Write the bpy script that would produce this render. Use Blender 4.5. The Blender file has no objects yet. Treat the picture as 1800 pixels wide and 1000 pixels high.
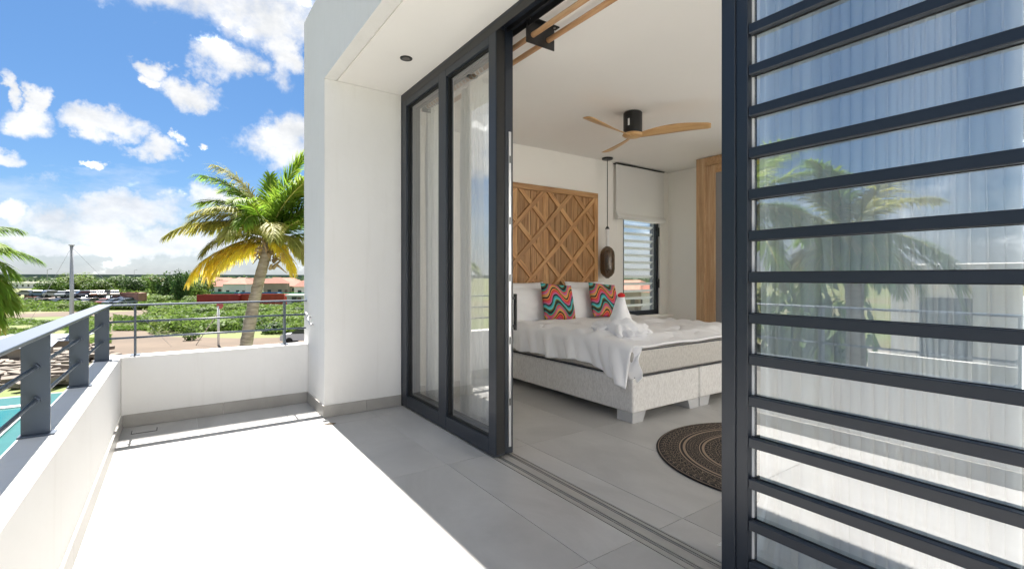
import bpy, bmesh, math, random
from mathutils import Vector, Matrix, noise
R = math.radians
random.seed(7)
SC = bpy.context.scene
COL = SC.collection

# ------------------------------------------------------------------ camera
YAW = R(34.9); EYE = 1.25; FPX = 845.0
cam_d = bpy.data.cameras.new('camera'); cam = bpy.data.objects.new('camera', cam_d); COL.objects.link(cam)
cam.location = (0, 0, EYE); cam.rotation_euler = (R(90), 0, -YAW)
cam_d.sensor_width = 36; cam_d.lens = FPX/1800*36; cam_d.shift_y = -13/1800
cam_d.clip_start = 0.05; cam_d.clip_end = 6000
SC.camera = cam
SC.view_settings.view_transform = 'Standard'; SC.view_settings.look = 'None'
SC.view_settings.gamma = 1; SC.view_settings.use_curve_mapping = False
SC.view_settings.exposure = 3.15
try:
    SC.cycles.max_bounces = 14; SC.cycles.diffuse_bounces = 8; SC.cycles.transparent_max_bounces = 24
    SC.cycles.glossy_bounces = 6; SC.cycles.transmission_bounces = 8
except Exception: pass

# ------------------------------------------------------------------ sun
SUN_EL = 55
sd = bpy.data.lights.new('sun', 'SUN'); sd.energy = 2.0; sd.angle = R(0.55); sd.color = (1.0, 0.955, 0.89)
sun = bpy.data.objects.new('sun', sd); COL.objects.link(sun); sun.rotation_euler = (-R(90-SUN_EL), 0, 0); sun.location = (0, 0, 40)

# ------------------------------------------------------------------ sky
class NT:
    """small node helper"""
    def __init__(s, tree): s.t = tree; s.n = tree.nodes; s.l = tree.links
    def new(s, typ, **kw):
        nd = s.n.new(typ)
        for k, v in kw.items(): setattr(nd, k, v)
        return nd
    def val(s, sock, v):
        if hasattr(v, 'is_output') or isinstance(v, bpy.types.NodeSocket): s.l.new(v, sock)
        else: sock.default_value = v
    def math(s, op, a, b=0.0, c=None, clamp=False):
        nd = s.new('ShaderNodeMath', operation=op, use_clamp=clamp)
        s.val(nd.inputs[0], a); s.val(nd.inputs[1], b)
        if c is not None: s.val(nd.inputs[2], c)
        return nd.outputs[0]
    def noise(s, vec, scale, detail=4, rough=0.55, dist=0.0, out='Fac'):
        nd = s.new('ShaderNodeTexNoise'); nd.inputs['Scale'].default_value = scale
        nd.inputs['Detail'].default_value = detail; nd.inputs['Roughness'].default_value = rough
        nd.inputs['Distortion'].default_value = dist
        if vec is not None: s.l.new(vec, nd.inputs['Vector'])
        return nd.outputs[out]
    def ramp(s, fac, stops, interp='LINEAR'):
        nd = s.new('ShaderNodeValToRGB'); cr = nd.color_ramp; cr.interpolation = interp
        while len(cr.elements) > 1: cr.elements.remove(cr.elements[-1])
        cr.elements[0].position = stops[0][0]; cr.elements[0].color = c4(stops[0][1])
        for p, c in stops[1:]:
            e = cr.elements.new(p); e.color = c4(c)
        s.val(nd.inputs[0], fac); return nd.outputs[0]
    def mix(s, fac, a, b, typ='MIX'):
        nd = s.new('ShaderNodeMix', data_type='RGBA', blend_type=typ)
        s.val(nd.inputs[0], fac)
        s.val(nd.inputs[6], c4(a) if isinstance(a, (tuple, list, float, int)) else a)
        s.val(nd.inputs[7], c4(b) if isinstance(b, (tuple, list, float, int)) else b)
        return nd.outputs[2]
    def mapping(s, vec, scale=(1,1,1), rot=(0,0,0), loc=(0,0,0)):
        nd = s.new('ShaderNodeMapping'); nd.inputs['Scale'].default_value = scale
        nd.inputs['Rotation'].default_value = rot; nd.inputs['Location'].default_value = loc
        s.l.new(vec, nd.inputs['Vector']); return nd.outputs[0]
def c4(c):
    if isinstance(c, (float, int)): return (c, c, c, 1)
    return tuple(c) if len(c) == 4 else (*c, 1)

W = bpy.data.worlds.new('World'); SC.world = W; W.use_nodes = True
w = NT(W.node_tree); w.n.clear()
wout = w.new('ShaderNodeOutputWorld'); bg = w.new('ShaderNodeBackground'); bg.inputs['Strength'].default_value = 0.051
w.l.new(bg.outputs[0], wout.inputs[0])
sky = w.new('ShaderNodeTexSky', sky_type='NISHITA'); sky.sun_disc = False
sky.sun_elevation = R(SUN_EL); sky.sun_rotation = 0; sky.altitude = 0
sky.air_density = 1.0; sky.dust_density = 0.35; sky.ozone_density = 2.5
tc = w.new('ShaderNodeTexCoord'); gen = tc.outputs['Generated']
sep = w.new('ShaderNodeSeparateXYZ'); w.l.new(gen, sep.inputs[0])
# cloud coordinates: azimuth / elevation in degrees, torn by noise
az = w.math('MULTIPLY', w.math('ARCTAN2', sep.outputs[0], sep.outputs[1]), 57.2958)
el = w.math('MULTIPLY', w.math('ARCSINE', sep.outputs[2]), 57.2958)
warpn = w.new('ShaderNodeTexNoise'); warpn.inputs['Scale'].default_value = 9; warpn.inputs['Detail'].default_value = 6
warpn.inputs['Roughness'].default_value = 0.62; w.l.new(gen, warpn.inputs['Vector'])
ws = w.new('ShaderNodeSeparateColor'); w.l.new(warpn.outputs['Color'], ws.inputs[0])
az2 = w.math('MULTIPLY_ADD', w.math('SUBTRACT', ws.outputs[0], 0.5), 11.0, az)
el2 = w.math('MULTIPLY_ADD', w.math('SUBTRACT', ws.outputs[1], 0.5), 7.0, el)
def azel(px, py):
    k = (px-900)/FPX
    return 34.9+math.degrees(math.atan(k)), math.degrees(math.atan((487-py)/FPX/math.sqrt(1+k*k)))
# cumulus: centre in the sky and angular radii
CL = [(330,-25,190,62),(470,20,110,62),(500,95,38,50),(395,108,58,34),(338,158,62,24),(262,118,36,18),(255,138,30,10),
      (40,222,66,26),(55,190,24,26),(5,165,20,26),(188,226,58,20),(272,262,44,18),(304,242,16,8),(204,292,18,9),
      (20,297,50,15),(490,246,56,36),(520,228,40,32),(368,250,16,7),(210,375,120,32),(150,395,110,26),(390,358,50,22),
      (40,375,40,22),(100,430,160,20),(300,425,150,24),(480,430,120,24)]
mask = None
for (x, y, rx, ry) in CL:
    a, e = azel(x, y); a1, _ = azel(x+rx, y); _, e1 = azel(x, y-ry)
    da = w.math('DIVIDE', w.math('SUBTRACT', az2, a), (a1-a)*1.02); de = w.math('DIVIDE', w.math('SUBTRACT', el2, e), (e1-e)*1.05)
    d = w.math('ADD', w.math('MULTIPLY', da, da), w.math('MULTIPLY', de, de))
    m_ = w.math('SUBTRACT', 1.0, d)
    mask = m_ if mask is None else w.math('MAXIMUM', mask, m_)
# scattered clouds over the rest of the sky
nz = w.noise(w.mapping(gen, (1, 1, 2.2), loc=(3.1, 1.7, .4)), 4.2, 7, 0.6)
west = w.math('MULTIPLY', w.math('MULTIPLY', w.math('SUBTRACT', 45.0, w.math('ABSOLUTE', w.math('ADD', az, 78.0))), 0.06, clamp=True), w.math('MULTIPLY', w.math('SUBTRACT', 42.0, el), 0.08, clamp=True))
rest = w.math('MULTIPLY', w.math('SUBTRACT', nz, w.math('MULTIPLY_ADD', west, 0.30, 0.475)), 9.0)
azo = w.math('ABSOLUTE', w.math('SUBTRACT', az, 18.0))
outside = w.math('MULTIPLY', w.math('SUBTRACT', azo, 38.0), 0.12, clamp=True)
rest = w.math('SUBTRACT', w.math('MULTIPLY', w.math('ADD', rest, 1.0), outside), 1.0)
mask = w.math('MAXIMUM', mask, rest)
fine = w.noise(gen, 26, 8, 0.62)
m2 = w.math('ADD', mask, w.math('MULTIPLY', w.math('SUBTRACT', fine, 0.5), 2.0))
cvr = w.new('ShaderNodeMapRange', interpolation_type='SMOOTHSTEP'); w.l.new(m2, cvr.inputs[0]); cvr.inputs[1].default_value = -0.55; cvr.inputs[2].default_value = 0.95
cov = cvr.outputs[0]
# pale bank of far cloud near the horizon
bank = w.math('MULTIPLY', w.math('SUBTRACT', 9.5, w.math('ADD', el, w.math('MULTIPLY', w.math('SUBTRACT', w.noise(w.mapping(gen, (1,1,3)), 9, 6, 0.6), 0.5), 16.0))), 0.16, clamp=True)
bank = w.math('MULTIPLY', bank, 0.55)
cov = w.math('MAXIMUM', cov, bank)
shade = w.noise(w.mapping(gen, (1, 1, 1.6), loc=(.3, .2, .9)), 13, 6, 0.6)
ccol = w.ramp(shade, [(0.30, (1.65, 1.72, 1.82)), (0.48, (2.05, 2.08, 2.12)), (0.62, (2.4, 2.4, 2.4)), (0.78, (8.5, 8.4, 8.2))])
elf = w.math('MULTIPLY', el, 1/30.0, clamp=True)
skyc = w.mix(1.0, sky.outputs[0], w.ramp(elf, [(0.0, (0.10, 0.115, 0.14)), (0.2, (0.14, 0.19, 0.245)), (1.0, (0.140, 0.215, 0.272))]), 'MULTIPLY')
bcol = w.ramp(elf, [(0.0, (0.95, 1.0, 1.05)), (0.22, (1.05, 1.07, 1.10)), (0.55, (1, 1, 1))])
fin = w.mix(cov, skyc, w.mix(1.0, ccol, bcol, 'MULTIPLY'))
w.l.new(fin, bg.inputs[0])

# ------------------------------------------------------------------ materials
def mat(name, col, rough=0.6, metal=0.0, bump=None, vary=None, spec=0.5, coat=0.0):
    """col base colour; vary=(scale, amount) colour noise; bump=(scale, strength)"""
    m = bpy.data.materials.new(name); m.use_nodes = True
    t = NT(m.node_tree); b = t.n['Principled BSDF']
    b.inputs['Roughness'].default_value = rough; b.inputs['Metallic'].default_value = metal
    b.inputs['Specular IOR Level'].default_value = spec
    if coat: b.inputs['Coat Weight'].default_value = coat
    b.inputs['Base Color'].default_value = c4(col)
    co = t.new('ShaderNodeTexCoord').outputs['Object']
    if vary:
        n1 = t.noise(co, vary[0], 6, 0.6)
        lo = tuple(max(0, x*(1-vary[1])) for x in col[:3]); hi = tuple(min(1, x*(1+vary[1])) for x in col[:3])
        t.l.new(t.ramp(n1, [(0.3, lo), (0.7, hi)]), b.inputs['Base Color'])
    if bump:
        bn = t.new('ShaderNodeBump'); bn.inputs['Strength'].default_value = bump[1]; bn.inputs['Distance'].default_value = 0.01
        t.l.new(t.noise(co, bump[0], 5, 0.6), bn.inputs['Height']); t.l.new(bn.outputs[0], b.inputs['Normal'])
    return m
def wood(name, c1, c2, c3, sc=(1.2, 14, 14), rough=0.55, rnd=0.25):
    m = bpy.data.materials.new(name); m.use_nodes = True
    t = NT(m.node_tree); b = t.n['Principled BSDF']; b.inputs['Roughness'].default_value = rough
    co = t.new('ShaderNodeTexCoord').outputs['Object']; oi = t.new('ShaderNodeObjectInfo')
    off = t.new('ShaderNodeVectorMath', operation='ADD'); t.l.new(co, off.inputs[0])
    cb = t.new('ShaderNodeCombineXYZ'); t.l.new(t.math('MULTIPLY', oi.outputs['Random'], 30), cb.inputs[0]); t.l.new(t.math('MULTIPLY', oi.outputs['Random'], 17), cb.inputs[1])
    t.l.new(cb.outputs[0], off.inputs[1])
    n1 = t.noise(t.mapping(off.outputs[0], sc), 1.6, 7, 0.62, 0.6)
    n2 = t.noise(t.mapping(off.outputs[0], (sc[0]*.6, sc[1]*4, sc[2]*4)), 2.0, 3, 0.5)
    c = t.ramp(n1, [(0.28, c1), (0.5, c2), (0.74, c3)])
    c = t.mix(t.math('MULTIPLY', t.math('SUBTRACT', n2, 0.45), 1.2, clamp=True), c, c1)
    hv = t.new('ShaderNodeHueSaturation'); t.l.new(c, hv.inputs['Color'])
    t.l.new(t.math('MULTIPLY_ADD', oi.outputs['Random'], 2*rnd, 1-rnd), hv.inputs['Value'])
    t.l.new(hv.outputs[0], b.inputs['Base Color'])
    bn = t.new('ShaderNodeBump'); bn.inputs['Strength'].default_value = 0.25; bn.inputs['Distance'].default_value = 0.004
    t.l.new(n1, bn.inputs['Height']); t.l.new(bn.outputs[0], b.inputs['Normal'])
    return m
def glass(name, refl=0.10, tint=(0.975, 0.98, 0.975)):
    m = bpy.data.materials.new(name); m.use_nodes = True; t = NT(m.node_tree); t.n.clear()
    o = t.new('ShaderNodeOutputMaterial'); tr = t.new('ShaderNodeBsdfTransparent'); gl = t.new('ShaderNodeBsdfGlossy')
    tr.inputs[0].default_value = c4(tint); gl.inputs['Roughness'].default_value = 0.0; gl.inputs[0].default_value = (1, 1, 1, 1)
    fr = t.new('ShaderNodeFresnel'); fr.inputs[0].default_value = 1.5
    f = t.math('ADD', t.math('MULTIPLY', fr.outputs[0], 1.2), refl, clamp=True)
    f = t.math('MULTIPLY', f, t.math('SUBTRACT', 1.0, t.new('ShaderNodeNewGeometry').outputs['Backfacing']))
    mx = t.new('ShaderNodeMixShader'); t.l.new(f, mx.inputs[0]); t.l.new(tr.outputs[0], mx.inputs[1]); t.l.new(gl.outputs[0], mx.inputs[2])
    t.l.new(mx.outputs[0], o.inputs[0]); return m
def cloth(name, col, trans=0.35, alpha=0.0, bump=(60, 0.1)):
    m = bpy.data.materials.new(name); m.use_nodes = True; t = NT(m.node_tree); t.n.clear()
    o = t.new('ShaderNodeOutputMaterial'); d = t.new('ShaderNodeBsdfDiffuse'); tl = t.new('ShaderNodeBsdfTranslucent')
    d.inputs[0].default_value = c4(col); tl.inputs[0].default_value = c4(col)
    co = t.new('ShaderNodeTexCoord').outputs['Object']
    bn = t.new('ShaderNodeBump'); bn.inputs['Strength'].default_value = bump[1]; bn.inputs['Distance'].default_value = 0.01
    t.l.new(t.noise(co, bump[0], 4), bn.inputs['Height']); t.l.new(bn.outputs[0], d.inputs['Normal'])
    mx = t.new('ShaderNodeMixShader'); mx.inputs[0].default_value = trans
    t.l.new(d.outputs[0], mx.inputs[1]); t.l.new(tl.outputs[0], mx.inputs[2]); res = mx.outputs[0]
    if alpha:
        tp = t.new('ShaderNodeBsdfTransparent'); m3 = t.new('ShaderNodeMixShader'); m3.inputs[0].default_value = alpha
        t.l.new(res, m3.inputs[1]); t.l.new(tp.outputs[0], m3.inputs[2]); res = m3.outputs[0]
    t.l.new(res, o.inputs[0]); return m
def leaf(name, c1, c2, c3, scale=0.6, trans=0.4, rnd=0.3):
    m = bpy.data.materials.new(name); m.use_nodes = True; t = NT(m.node_tree); t.n.clear()
    o = t.new('ShaderNodeOutputMaterial'); b = t.new('ShaderNodeBsdfPrincipled'); b.inputs['Roughness'].default_value = 0.6; b.inputs['Specular IOR Level'].default_value = 0.2
    tl = t.new('ShaderNodeBsdfTranslucent')
    geo = t.new('ShaderNodeNewGeometry'); oi = t.new('ShaderNodeObjectInfo')
    n = t.noise(geo.outputs['Position'], scale, 5, 0.65)
    c = t.ramp(n, [(0.3, c1), (0.5, c2), (0.72, c3)])
    hv = t.new('ShaderNodeHueSaturation'); t.l.new(c, hv.inputs['Color'])
    isl = t.math('ADD', t.math('MULTIPLY', oi.outputs['Random'], 0.4), t.math('MULTIPLY', geo.outputs['Random Per Island'], 0.6))
    t.l.new(t.math('MULTIPLY_ADD', isl, 2*rnd, 1-rnd), hv.inputs['Value'])
    t.l.new(t.math('MULTIPLY_ADD', isl, 0.03, 0.485), hv.inputs['Hue'])
    t.l.new(hv.outputs[0], b.inputs['Base Color']); t.l.new(hv.outputs[0], tl.inputs[0])
    mx = t.new('ShaderNodeMixShader'); mx.inputs[0].default_value = trans
    t.l.new(b.outputs[0], mx.inputs[1]); t.l.new(tl.outputs[0], mx.inputs[2]); t.l.new(mx.outputs[0], o.inputs[0]); return m

M = {}
M['render'] = mat('white_render', (0.80, 0.79, 0.77), 0.85)
t = NT(M['render'].node_tree); b = t.n['Principled BSDF']; ps_ = t.new('ShaderNodeNewGeometry').outputs['Position']
n1 = t.noise(ps_, 1.1, 7, .65); n2 = t.noise(t.mapping(ps_, (9, 9, .7)), 1.5, 6, .6); n3 = t.noise(ps_, 6, 5, .6)
c = t.ramp(n1, [(.3, (.775, .765, .745)), (.7, (.815, .81, .795))])
c = t.mix(t.math('MULTIPLY', t.math('SUBTRACT', n2, .56), 1.1, clamp=True), c, (.62, .60, .56))
t.l.new(c, b.inputs['Base Color'])
b1 = t.new('ShaderNodeBump'); b1.inputs['Strength'].default_value = .5; b1.inputs['Distance'].default_value = .006; t.l.new(n3, b1.inputs['Height'])
b2 = t.new('ShaderNodeBump'); b2.inputs['Strength'].default_value = .25; b2.inputs['Distance'].default_value = .002; t.l.new(t.noise(ps_, 110, 4, .6), b2.inputs['Height']); t.l.new(b1.outputs[0], b2.inputs['Normal']); t.l.new(b2.outputs[0], b.inputs['Normal'])
M['inner_wall'] = mat('cream_wall_paint', (0.88, 0.86, 0.82), 0.8, bump=(120, 0.05), vary=(1.0, 0.015))
M['ceil'] = mat('white_ceiling_paint', (0.88, 0.86, 0.83), 0.85, vary=(1.2, 0.015), bump=(70, .04))
M['metal'] = mat('anthracite_powder_coat', (0.016, 0.022, 0.033), 0.36, bump=(400, 0.03))
M['metal_rail'] = mat('grey_rail_paint', (0.062, 0.083, 0.118), 0.38, bump=(300, 0.03))
M['black'] = mat('matt_black', (0.012, 0.012, 0.013), 0.35)
M['gasket'] = mat('black_rubber', (0.01, 0.01, 0.01), 0.6)
M['alu'] = mat('brushed_aluminium', (0.62, 0.63, 0.65), 0.32, 1.0, bump=(200, 0.05))
M['white_trim'] = mat('white_trim', (0.8, 0.8, 0.8), 0.5)
M['glass'] = glass('clear_glass', 0.15)
M['solar_glass'] = glass('solar_glass', 0.30, (0.84, 0.90, 0.94))
M['plain_glass'] = glass('plain_window_glass', 0.0, (0.99, 0.99, 0.985))
M['curtain'] = cloth('white_curtain_cloth', (0.90, 0.90, 0.89), 0.28)
M['sheer'] = cloth('sheer_curtain_cloth', (0.90, 0.90, 0.91), 0.32, 0.04)
M['linen'] = cloth('white_bed_linen', (0.90, 0.90, 0.92), 0.06, bump=(25, 0.25))
M['blind'] = cloth('linen_blind_cloth', (0.87, 0.86, 0.84), 0.25)
def tile_mat(name, base, rnd=0.05):
    m = bpy.data.materials.new(name); m.use_nodes = True; t = NT(m.node_tree); b = t.n['Principled BSDF']
    b.inputs['Roughness'].default_value = 0.42
    geo = t.new('ShaderNodeNewGeometry'); oi = t.new('ShaderNodeObjectInfo')
    pos = geo.outputs['Position']
    off = t.new('ShaderNodeVectorMath', operation='ADD'); t.l.new(pos, off.inputs[0])
    cb = t.new('ShaderNodeCombineXYZ'); t.l.new(t.math('MULTIPLY', oi.outputs['Random'], 60), cb.inputs[2]); t.l.new(cb.outputs[0], off.inputs[1])
    n1 = t.noise(t.mapping(off.outputs[0], (1, .55, 1), rot=(0, 0, .5)), 1.7, 9, 0.62, 0.8); n2 = t.noise(off.outputs[0], 55, 4, 0.7)
    lo = tuple(x*0.85 for x in base); hi = tuple(x*1.10 for x in base)
    c = t.ramp(n1, [(0.34, lo), (0.66, hi)])
    c = t.mix(t.math('MULTIPLY', n2, 0.18), c, tuple(x*0.72 for x in base))
    hv = t.new('ShaderNodeHueSaturation'); t.l.new(c, hv.inputs['Color'])
    t.l.new(t.math('MULTIPLY_ADD', oi.outputs['Random'], 2*rnd, 1-rnd), hv.inputs['Value'])
    t.l.new(hv.outputs[0], b.inputs['Base Color'])
    t.l.new(t.math('MULTIPLY_ADD', n1, 0.25, 0.26), b.inputs['Roughness'])
    bn = t.new('ShaderNodeBump'); bn.inputs['Strength'].default_value = 0.08; bn.inputs['Distance'].default_value = 0.004
    t.l.new(n2, bn.inputs['Height']); t.l.new(bn.outputs[0], b.inputs['Normal']); return m
M['tile'] = tile_mat('grey_stone_tile', (0.48, 0.472, 0.458))
M['skirt'] = tile_mat('skirting_stone', (0.40, 0.385, 0.36))
M['grout'] = mat('pale_grout', (0.66, 0.66, 0.64), 0.9, bump=(200, .1))
M['teak'] = wood('reclaimed_teak', (0.20, 0.085, 0.028), (0.47, 0.25, 0.10), (0.66, 0.42, 0.21))
M['oak'] = wood('oiled_oak', (0.36, 0.20, 0.09), (0.52, 0.32, 0.16), (0.62, 0.42, 0.24), rnd=0.08)
M['oak_v'] = wood('oiled_oak_upright', (0.40, 0.235, 0.12), (0.56, 0.36, 0.20), (0.66, 0.47, 0.29), sc=(14, 14, 1.0), rnd=0.06)
M['fanwood'] = wood('fan_blade_wood', (0.45, 0.24, 0.09), (0.60, 0.36, 0.16), (0.66, 0.44, 0.22), sc=(1, 10, 10), rough=0.4, rnd=0.05)
M['rodwood'] = wood('rod_wood', (0.32, 0.15, 0.06), (0.55, 0.31, 0.15), (0.66, 0.42, 0.24), sc=(14, 1.2, 14), rnd=0.12)

# ------------------------------------------------------------------ mesh helpers
def link(name, me, m=None, parent=None, loc=(0,0,0), rot=(0,0,0), smooth=False):
    o = bpy.data.objects.new(name, me); COL.objects.link(o)
    if m is not None and me is not None and not me.materials: me.materials.append(m)
    o.location = loc; o.rotation_euler = rot
    if parent is not None: o.parent = parent
    if smooth:
        for p in me.polygons: p.use_smooth = True
    return o
def tag(o, label=None, cat=None, group=None, kind=None):
    if label: o['label'] = label
    if cat: o['category'] = cat
    if group: o['group'] = group
    if kind: o['kind'] = kind
    return o
def thing(name, label, cat, loc=(0,0,0), rz=0, group=None):
    o = bpy.data.objects.new(name, None); COL.objects.link(o); o.location = loc; o.rotation_euler = (0, 0, rz)
    o.empty_display_size = 0.1
    return tag(o, label, cat, group)
def copy_tree(o, parent=None):
    c = o.copy(); COL.objects.link(c); c.parent = parent
    for ch in [x for x in COL.objects if x.parent == o]: copy_tree(ch, c)
    return c
class MB:
    def __init__(s): s.b = bmesh.new()
    def box(s, x0, x1, y0, y1, z0, z1, bev=0, seg=2):
        r = bmesh.ops.create_cube(s.b, size=1)
        vs = r['verts']
        bmesh.ops.scale(s.b, vec=(abs(x1-x0), abs(y1-y0), abs(z1-z0)), verts=vs)
        bmesh.ops.translate(s.b, vec=((x0+x1)/2, (y0+y1)/2, (z0+z1)/2), verts=vs)
        if bev:
            es = list({e for v in vs for e in v.link_edges})
            bmesh.ops.bevel(s.b, geom=es, offset=bev, segments=seg, affect='EDGES', profile=0.5)
        return s
    def tube(s, pts, rad, n=10, cap=True):
        pts = [Vector(p) for p in pts]; rings = []
        rads = rad if isinstance(rad, (list, tuple)) else [rad]*len(pts)
        up = None
        for i, p in enumerate(pts):
            d = (pts[min(i+1, len(pts)-1)]-pts[max(i-1, 0)]).normalized()
            if up is None:
                up = Vector((0, 0, 1)) if abs(d.z) < .9 else Vector((1, 0, 0))
            a = d.cross(up).normalized(); bb = a.cross(d).normalized(); up = bb
            rings.append([s.b.verts.new(p+(a*math.cos(2*math.pi*k/n)+bb*math.sin(2*math.pi*k/n))*rads[i]) for k in range(n)])
        for i in range(len(rings)-1):
            for k in range(n):
                s.b.faces.new((rings[i][k], rings[i][(k+1) % n], rings[i+1][(k+1) % n], rings[i+1][k]))
        if cap:
            s.b.faces.new(rings[0][::-1]); s.b.faces.new(rings[-1])
        return s
    def lathe(s, prof, n=24, c=(0,0,0)):
        rings = []
        for (r, z) in prof:
            rings.append([s.b.verts.new((c[0]+r*math.cos(2*math.pi*k/n), c[1]+r*math.sin(2*math.pi*k/n), c[2]+z)) for k in range(n)])
        for i in range(len(rings)-1):
            for k in range(n):
                s.b.faces.new((rings[i][k], rings[i][(k+1) % n], rings[i+1][(k+1) % n], rings[i+1][k]))
        s.b.faces.new(rings[0][::-1]); s.b.faces.new(rings[-1]); return s
    def prism(s, poly, z0, z1):
        """poly in xy, extruded in z"""
        a = [s.b.verts.new((x, y, z0)) for x, y in poly]; c = [s.b.verts.new((x, y, z1)) for x, y in poly]
        n = len(poly); s.b.faces.new(a[::-1]); s.b.faces.new(c)
        for i in range(n): s.b.faces.new((a[i], a[(i+1) % n], c[(i+1) % n], c[i]))
        return s
    def quad(s, *p):
        s.b.faces.new([s.b.verts.new(q) for q in p]); return s
    def mesh(s, name='m'):
        bmesh.ops.recalc_face_normals(s.b, faces=s.b.faces)
        me = bpy.data.meshes.new(name); s.b.to_mesh(me); s.b.free(); return me
    def build(s, name, m, parent=None, loc=(0,0,0), rot=(0,0,0), smooth=False):
        me = s.mesh(name); me.materials.append(m)
        return link(name, me, m, parent, loc, rot, smooth)
def grid_mesh(nu, nv, f, name='m', closed=False):
    vs = [f(i/(nu-1), j/(nv-1)) for j in range(nv) for i in range(nu)]
    fs = [(j*nu+i, j*nu+i+1, (j+1)*nu+i+1, (j+1)*nu+i) for j in range(nv-1) for i in range(nu-1)]
    me = bpy.data.meshes.new(name); me.from_pydata(vs, [], fs); me.update(); return me

# ================================================================== THE HOUSE
FX = 1.80          # outer face of the glazing
OX = 1.08          # outer face of the wall / overhang
EY = 5.30          # outer end of the house
ZC = 3.02          # soffit
YB = -2.4          # building goes on behind the camera
GZ = -4.8          # garden level

# balcony and bedroom floor: slab plus laid tiles
fl = MB().box(-0.38, 7.0, YB, 5.15, -0.25, -0.0035).build('floor', M['grout']); tag(fl, kind='structure')
XJ = [-0.38, 0.145-0.0, 0.815, 1.485]
xs_out = [(-0.38, 0.145), (0.145, 0.815), (0.815, 1.485), (1.485, 1.795)]
xs_in = [(1.965, 2.155), (2.155, 2.825), (2.825, 3.495), (3.495, 4.165), (4.165, 4.835), (4.835, 5.505), (5.505, 6.175), (6.175, 6.81)]
ys = [YB, -1.14, 0.20, 1.54, 2.88, 4.22, 5.12]
g = 0.0016
cache = {}
def tile(x0, x1, y0, y1, parent):
    key = (round(x1-x0, 3), round(y1-y0, 3))
    if key not in cache:
        b = MB().box(-(x1-x0)/2+g, (x1-x0)/2-g, -(y1-y0)/2+g, (y1-y0)/2-g, -0.0034, 0, 0.0006, 1)
        me = b.mesh('tile'); me.materials.append(M['tile']); cache[key] = me
    link('tile', cache[key], None, parent, ((x0+x1)/2, (y0+y1)/2, 0))
for (a, b_) in xs_out:
    for i in range(len(ys)-1): tile(a, b_, ys[i], ys[i+1], fl)
for (a, b_) in xs_in:
    for i in range(len(ys)-1):
        if ys[i] < -2: continue
        tile(a, b_, ys[i], ys[i+1], fl)
# small puddle-less fall line strip near the end parapet (cut tile course)
# house wall with overhang
def added_window(label, horiz, a0, a1, c):
    t_ = thing('window', label, 'window', (a0, c, 0) if horiz else (c, a0, 0))
    def bx(q0, q1, z0, z1, th, nm, m):
        b_ = MB().box(q0, q1, c-th, c+th, z0, z1) if horiz else MB().box(c-th, c+th, q0, q1, z0, z1)
        rel(b_.build(nm, m), t_)
    n = 3; w_ = (a1-a0)/n
    for i in range(n+1): bx(a0+w_*i-.03, a0+w_*i+.03, .0, 2.595, .03, 'frame', M['metal'])
    for i in range(n): bx(a0+w_*i+.031, a0+w_*(i+1)-.031, .005, 2.59, .004, 'pane', M['plain_glass'])
def rel(o, p):
    o.parent = p; o.matrix_parent_inverse = Matrix.Translation(-Vector(p.location)); return o
tr_ = thing('bounce_terrace', 'pale paved deck out of view, added to bounce sunlight into the bedroom', 'bounce_terrace', (9, 0, 0))  # unseen paved deck, added so its sunlit top brightens the bedroom
rel(MB().box(6.96, 12.5, -5.2, 3.4, -.3, -.02).box(-.5, 6.955, -5.2, YB-.05, -.3, -.02).build('paving', mat('bounce_paving', (.78, .76, .72), .8, vary=(1, .05))), tr_)
rel(MB().box(12.5, 12.7, -4.9, -4.8, -.3, .9).box(12.5, 12.7, -4.8, 3.4, -.3, .9).build('added_low_wall', M['render']), tr_)
rel(MB().box(7.5, 12.4, -5.1, 3.3, GZ, -.305).build('bounce_base', M['render']), tr_)
rw_ = thing('bounce_wing', 'white block behind the camera, added to reflect sunlight into bedroom and balcony', 'building', (6, -5.3, 0))  # unseen white block, added to throw sunlight back at room and balcony
rel(MB().box(-1.2, 13.5, -9.5, -5.21, GZ, 4.6).build('wall', M['render']), rw_)
for x in (0.2, 9.6):
    rel(MB().box(x, x+1.4, -5.209, -5.15, .2, 2.2).build('window', M['metal']), rw_)
added_window('wide rear window added behind the slatted panel to let daylight into the bedroom', True, 2.24, 6.36, -1.67)  # invented rear glazing, added for more daylight indoors
added_window('wide side window added right of the bed to let in bounced sunlight', False, -1.26, 1.86, 6.88)  # invented side glazing, added to admit light off the pale paving
hs = thing('house_wall', 'white rendered house wall with deep overhang framing the glass doors', 'wall', (OX, EY, 0))
def rel(o, p):                       # parent with world coordinates kept
    o.parent = p; o.matrix_parent_inverse = Matrix.Translation(-Vector(p.location)); return o
b = MB().box(OX, FX-0.004, 4.47, EY, 0, ZC-.0003); rel(b.build('pillar', M['render']), hs)
b = MB().box(OX+.0995, 7.0, YB, EY, ZC+.013, 3.87).box(OX, OX+.099, YB, EY, ZC, 3.87); rel(b.build('roof_band', M['render']), hs)
# soffit in two strips so the drip groove is a real slot
b = MB().box(OX+0.112, FX+.16, YB, 4.468, ZC, ZC+0.0125); rel(b.build('soffit', M['ceil']), hs)
b = MB().box(OX+0.5, 7.0, YB, EY-.1, -0.6, -0.26); rel(b.build('slab', M['render']), hs)
b = MB().box(-0.5, 7.0, YB, EY-.05, GZ, -0.605); rel(b.build('lower_storey', M['render']), hs)
# skirting tiles on the pillar
for k, (x0, x1, y0, y1) in enumerate([(OX-.012, OX, 4.46, 5.118), (OX-.012, 1.45, 4.458, 4.47), (1.452, FX-.006, 4.458, 4.47)]):
    rel(MB().box(x0, x1, y0, y1, 0.001, 0.105, 0.0015, 1).build('skirting_tile', M['skirt']), hs)

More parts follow.
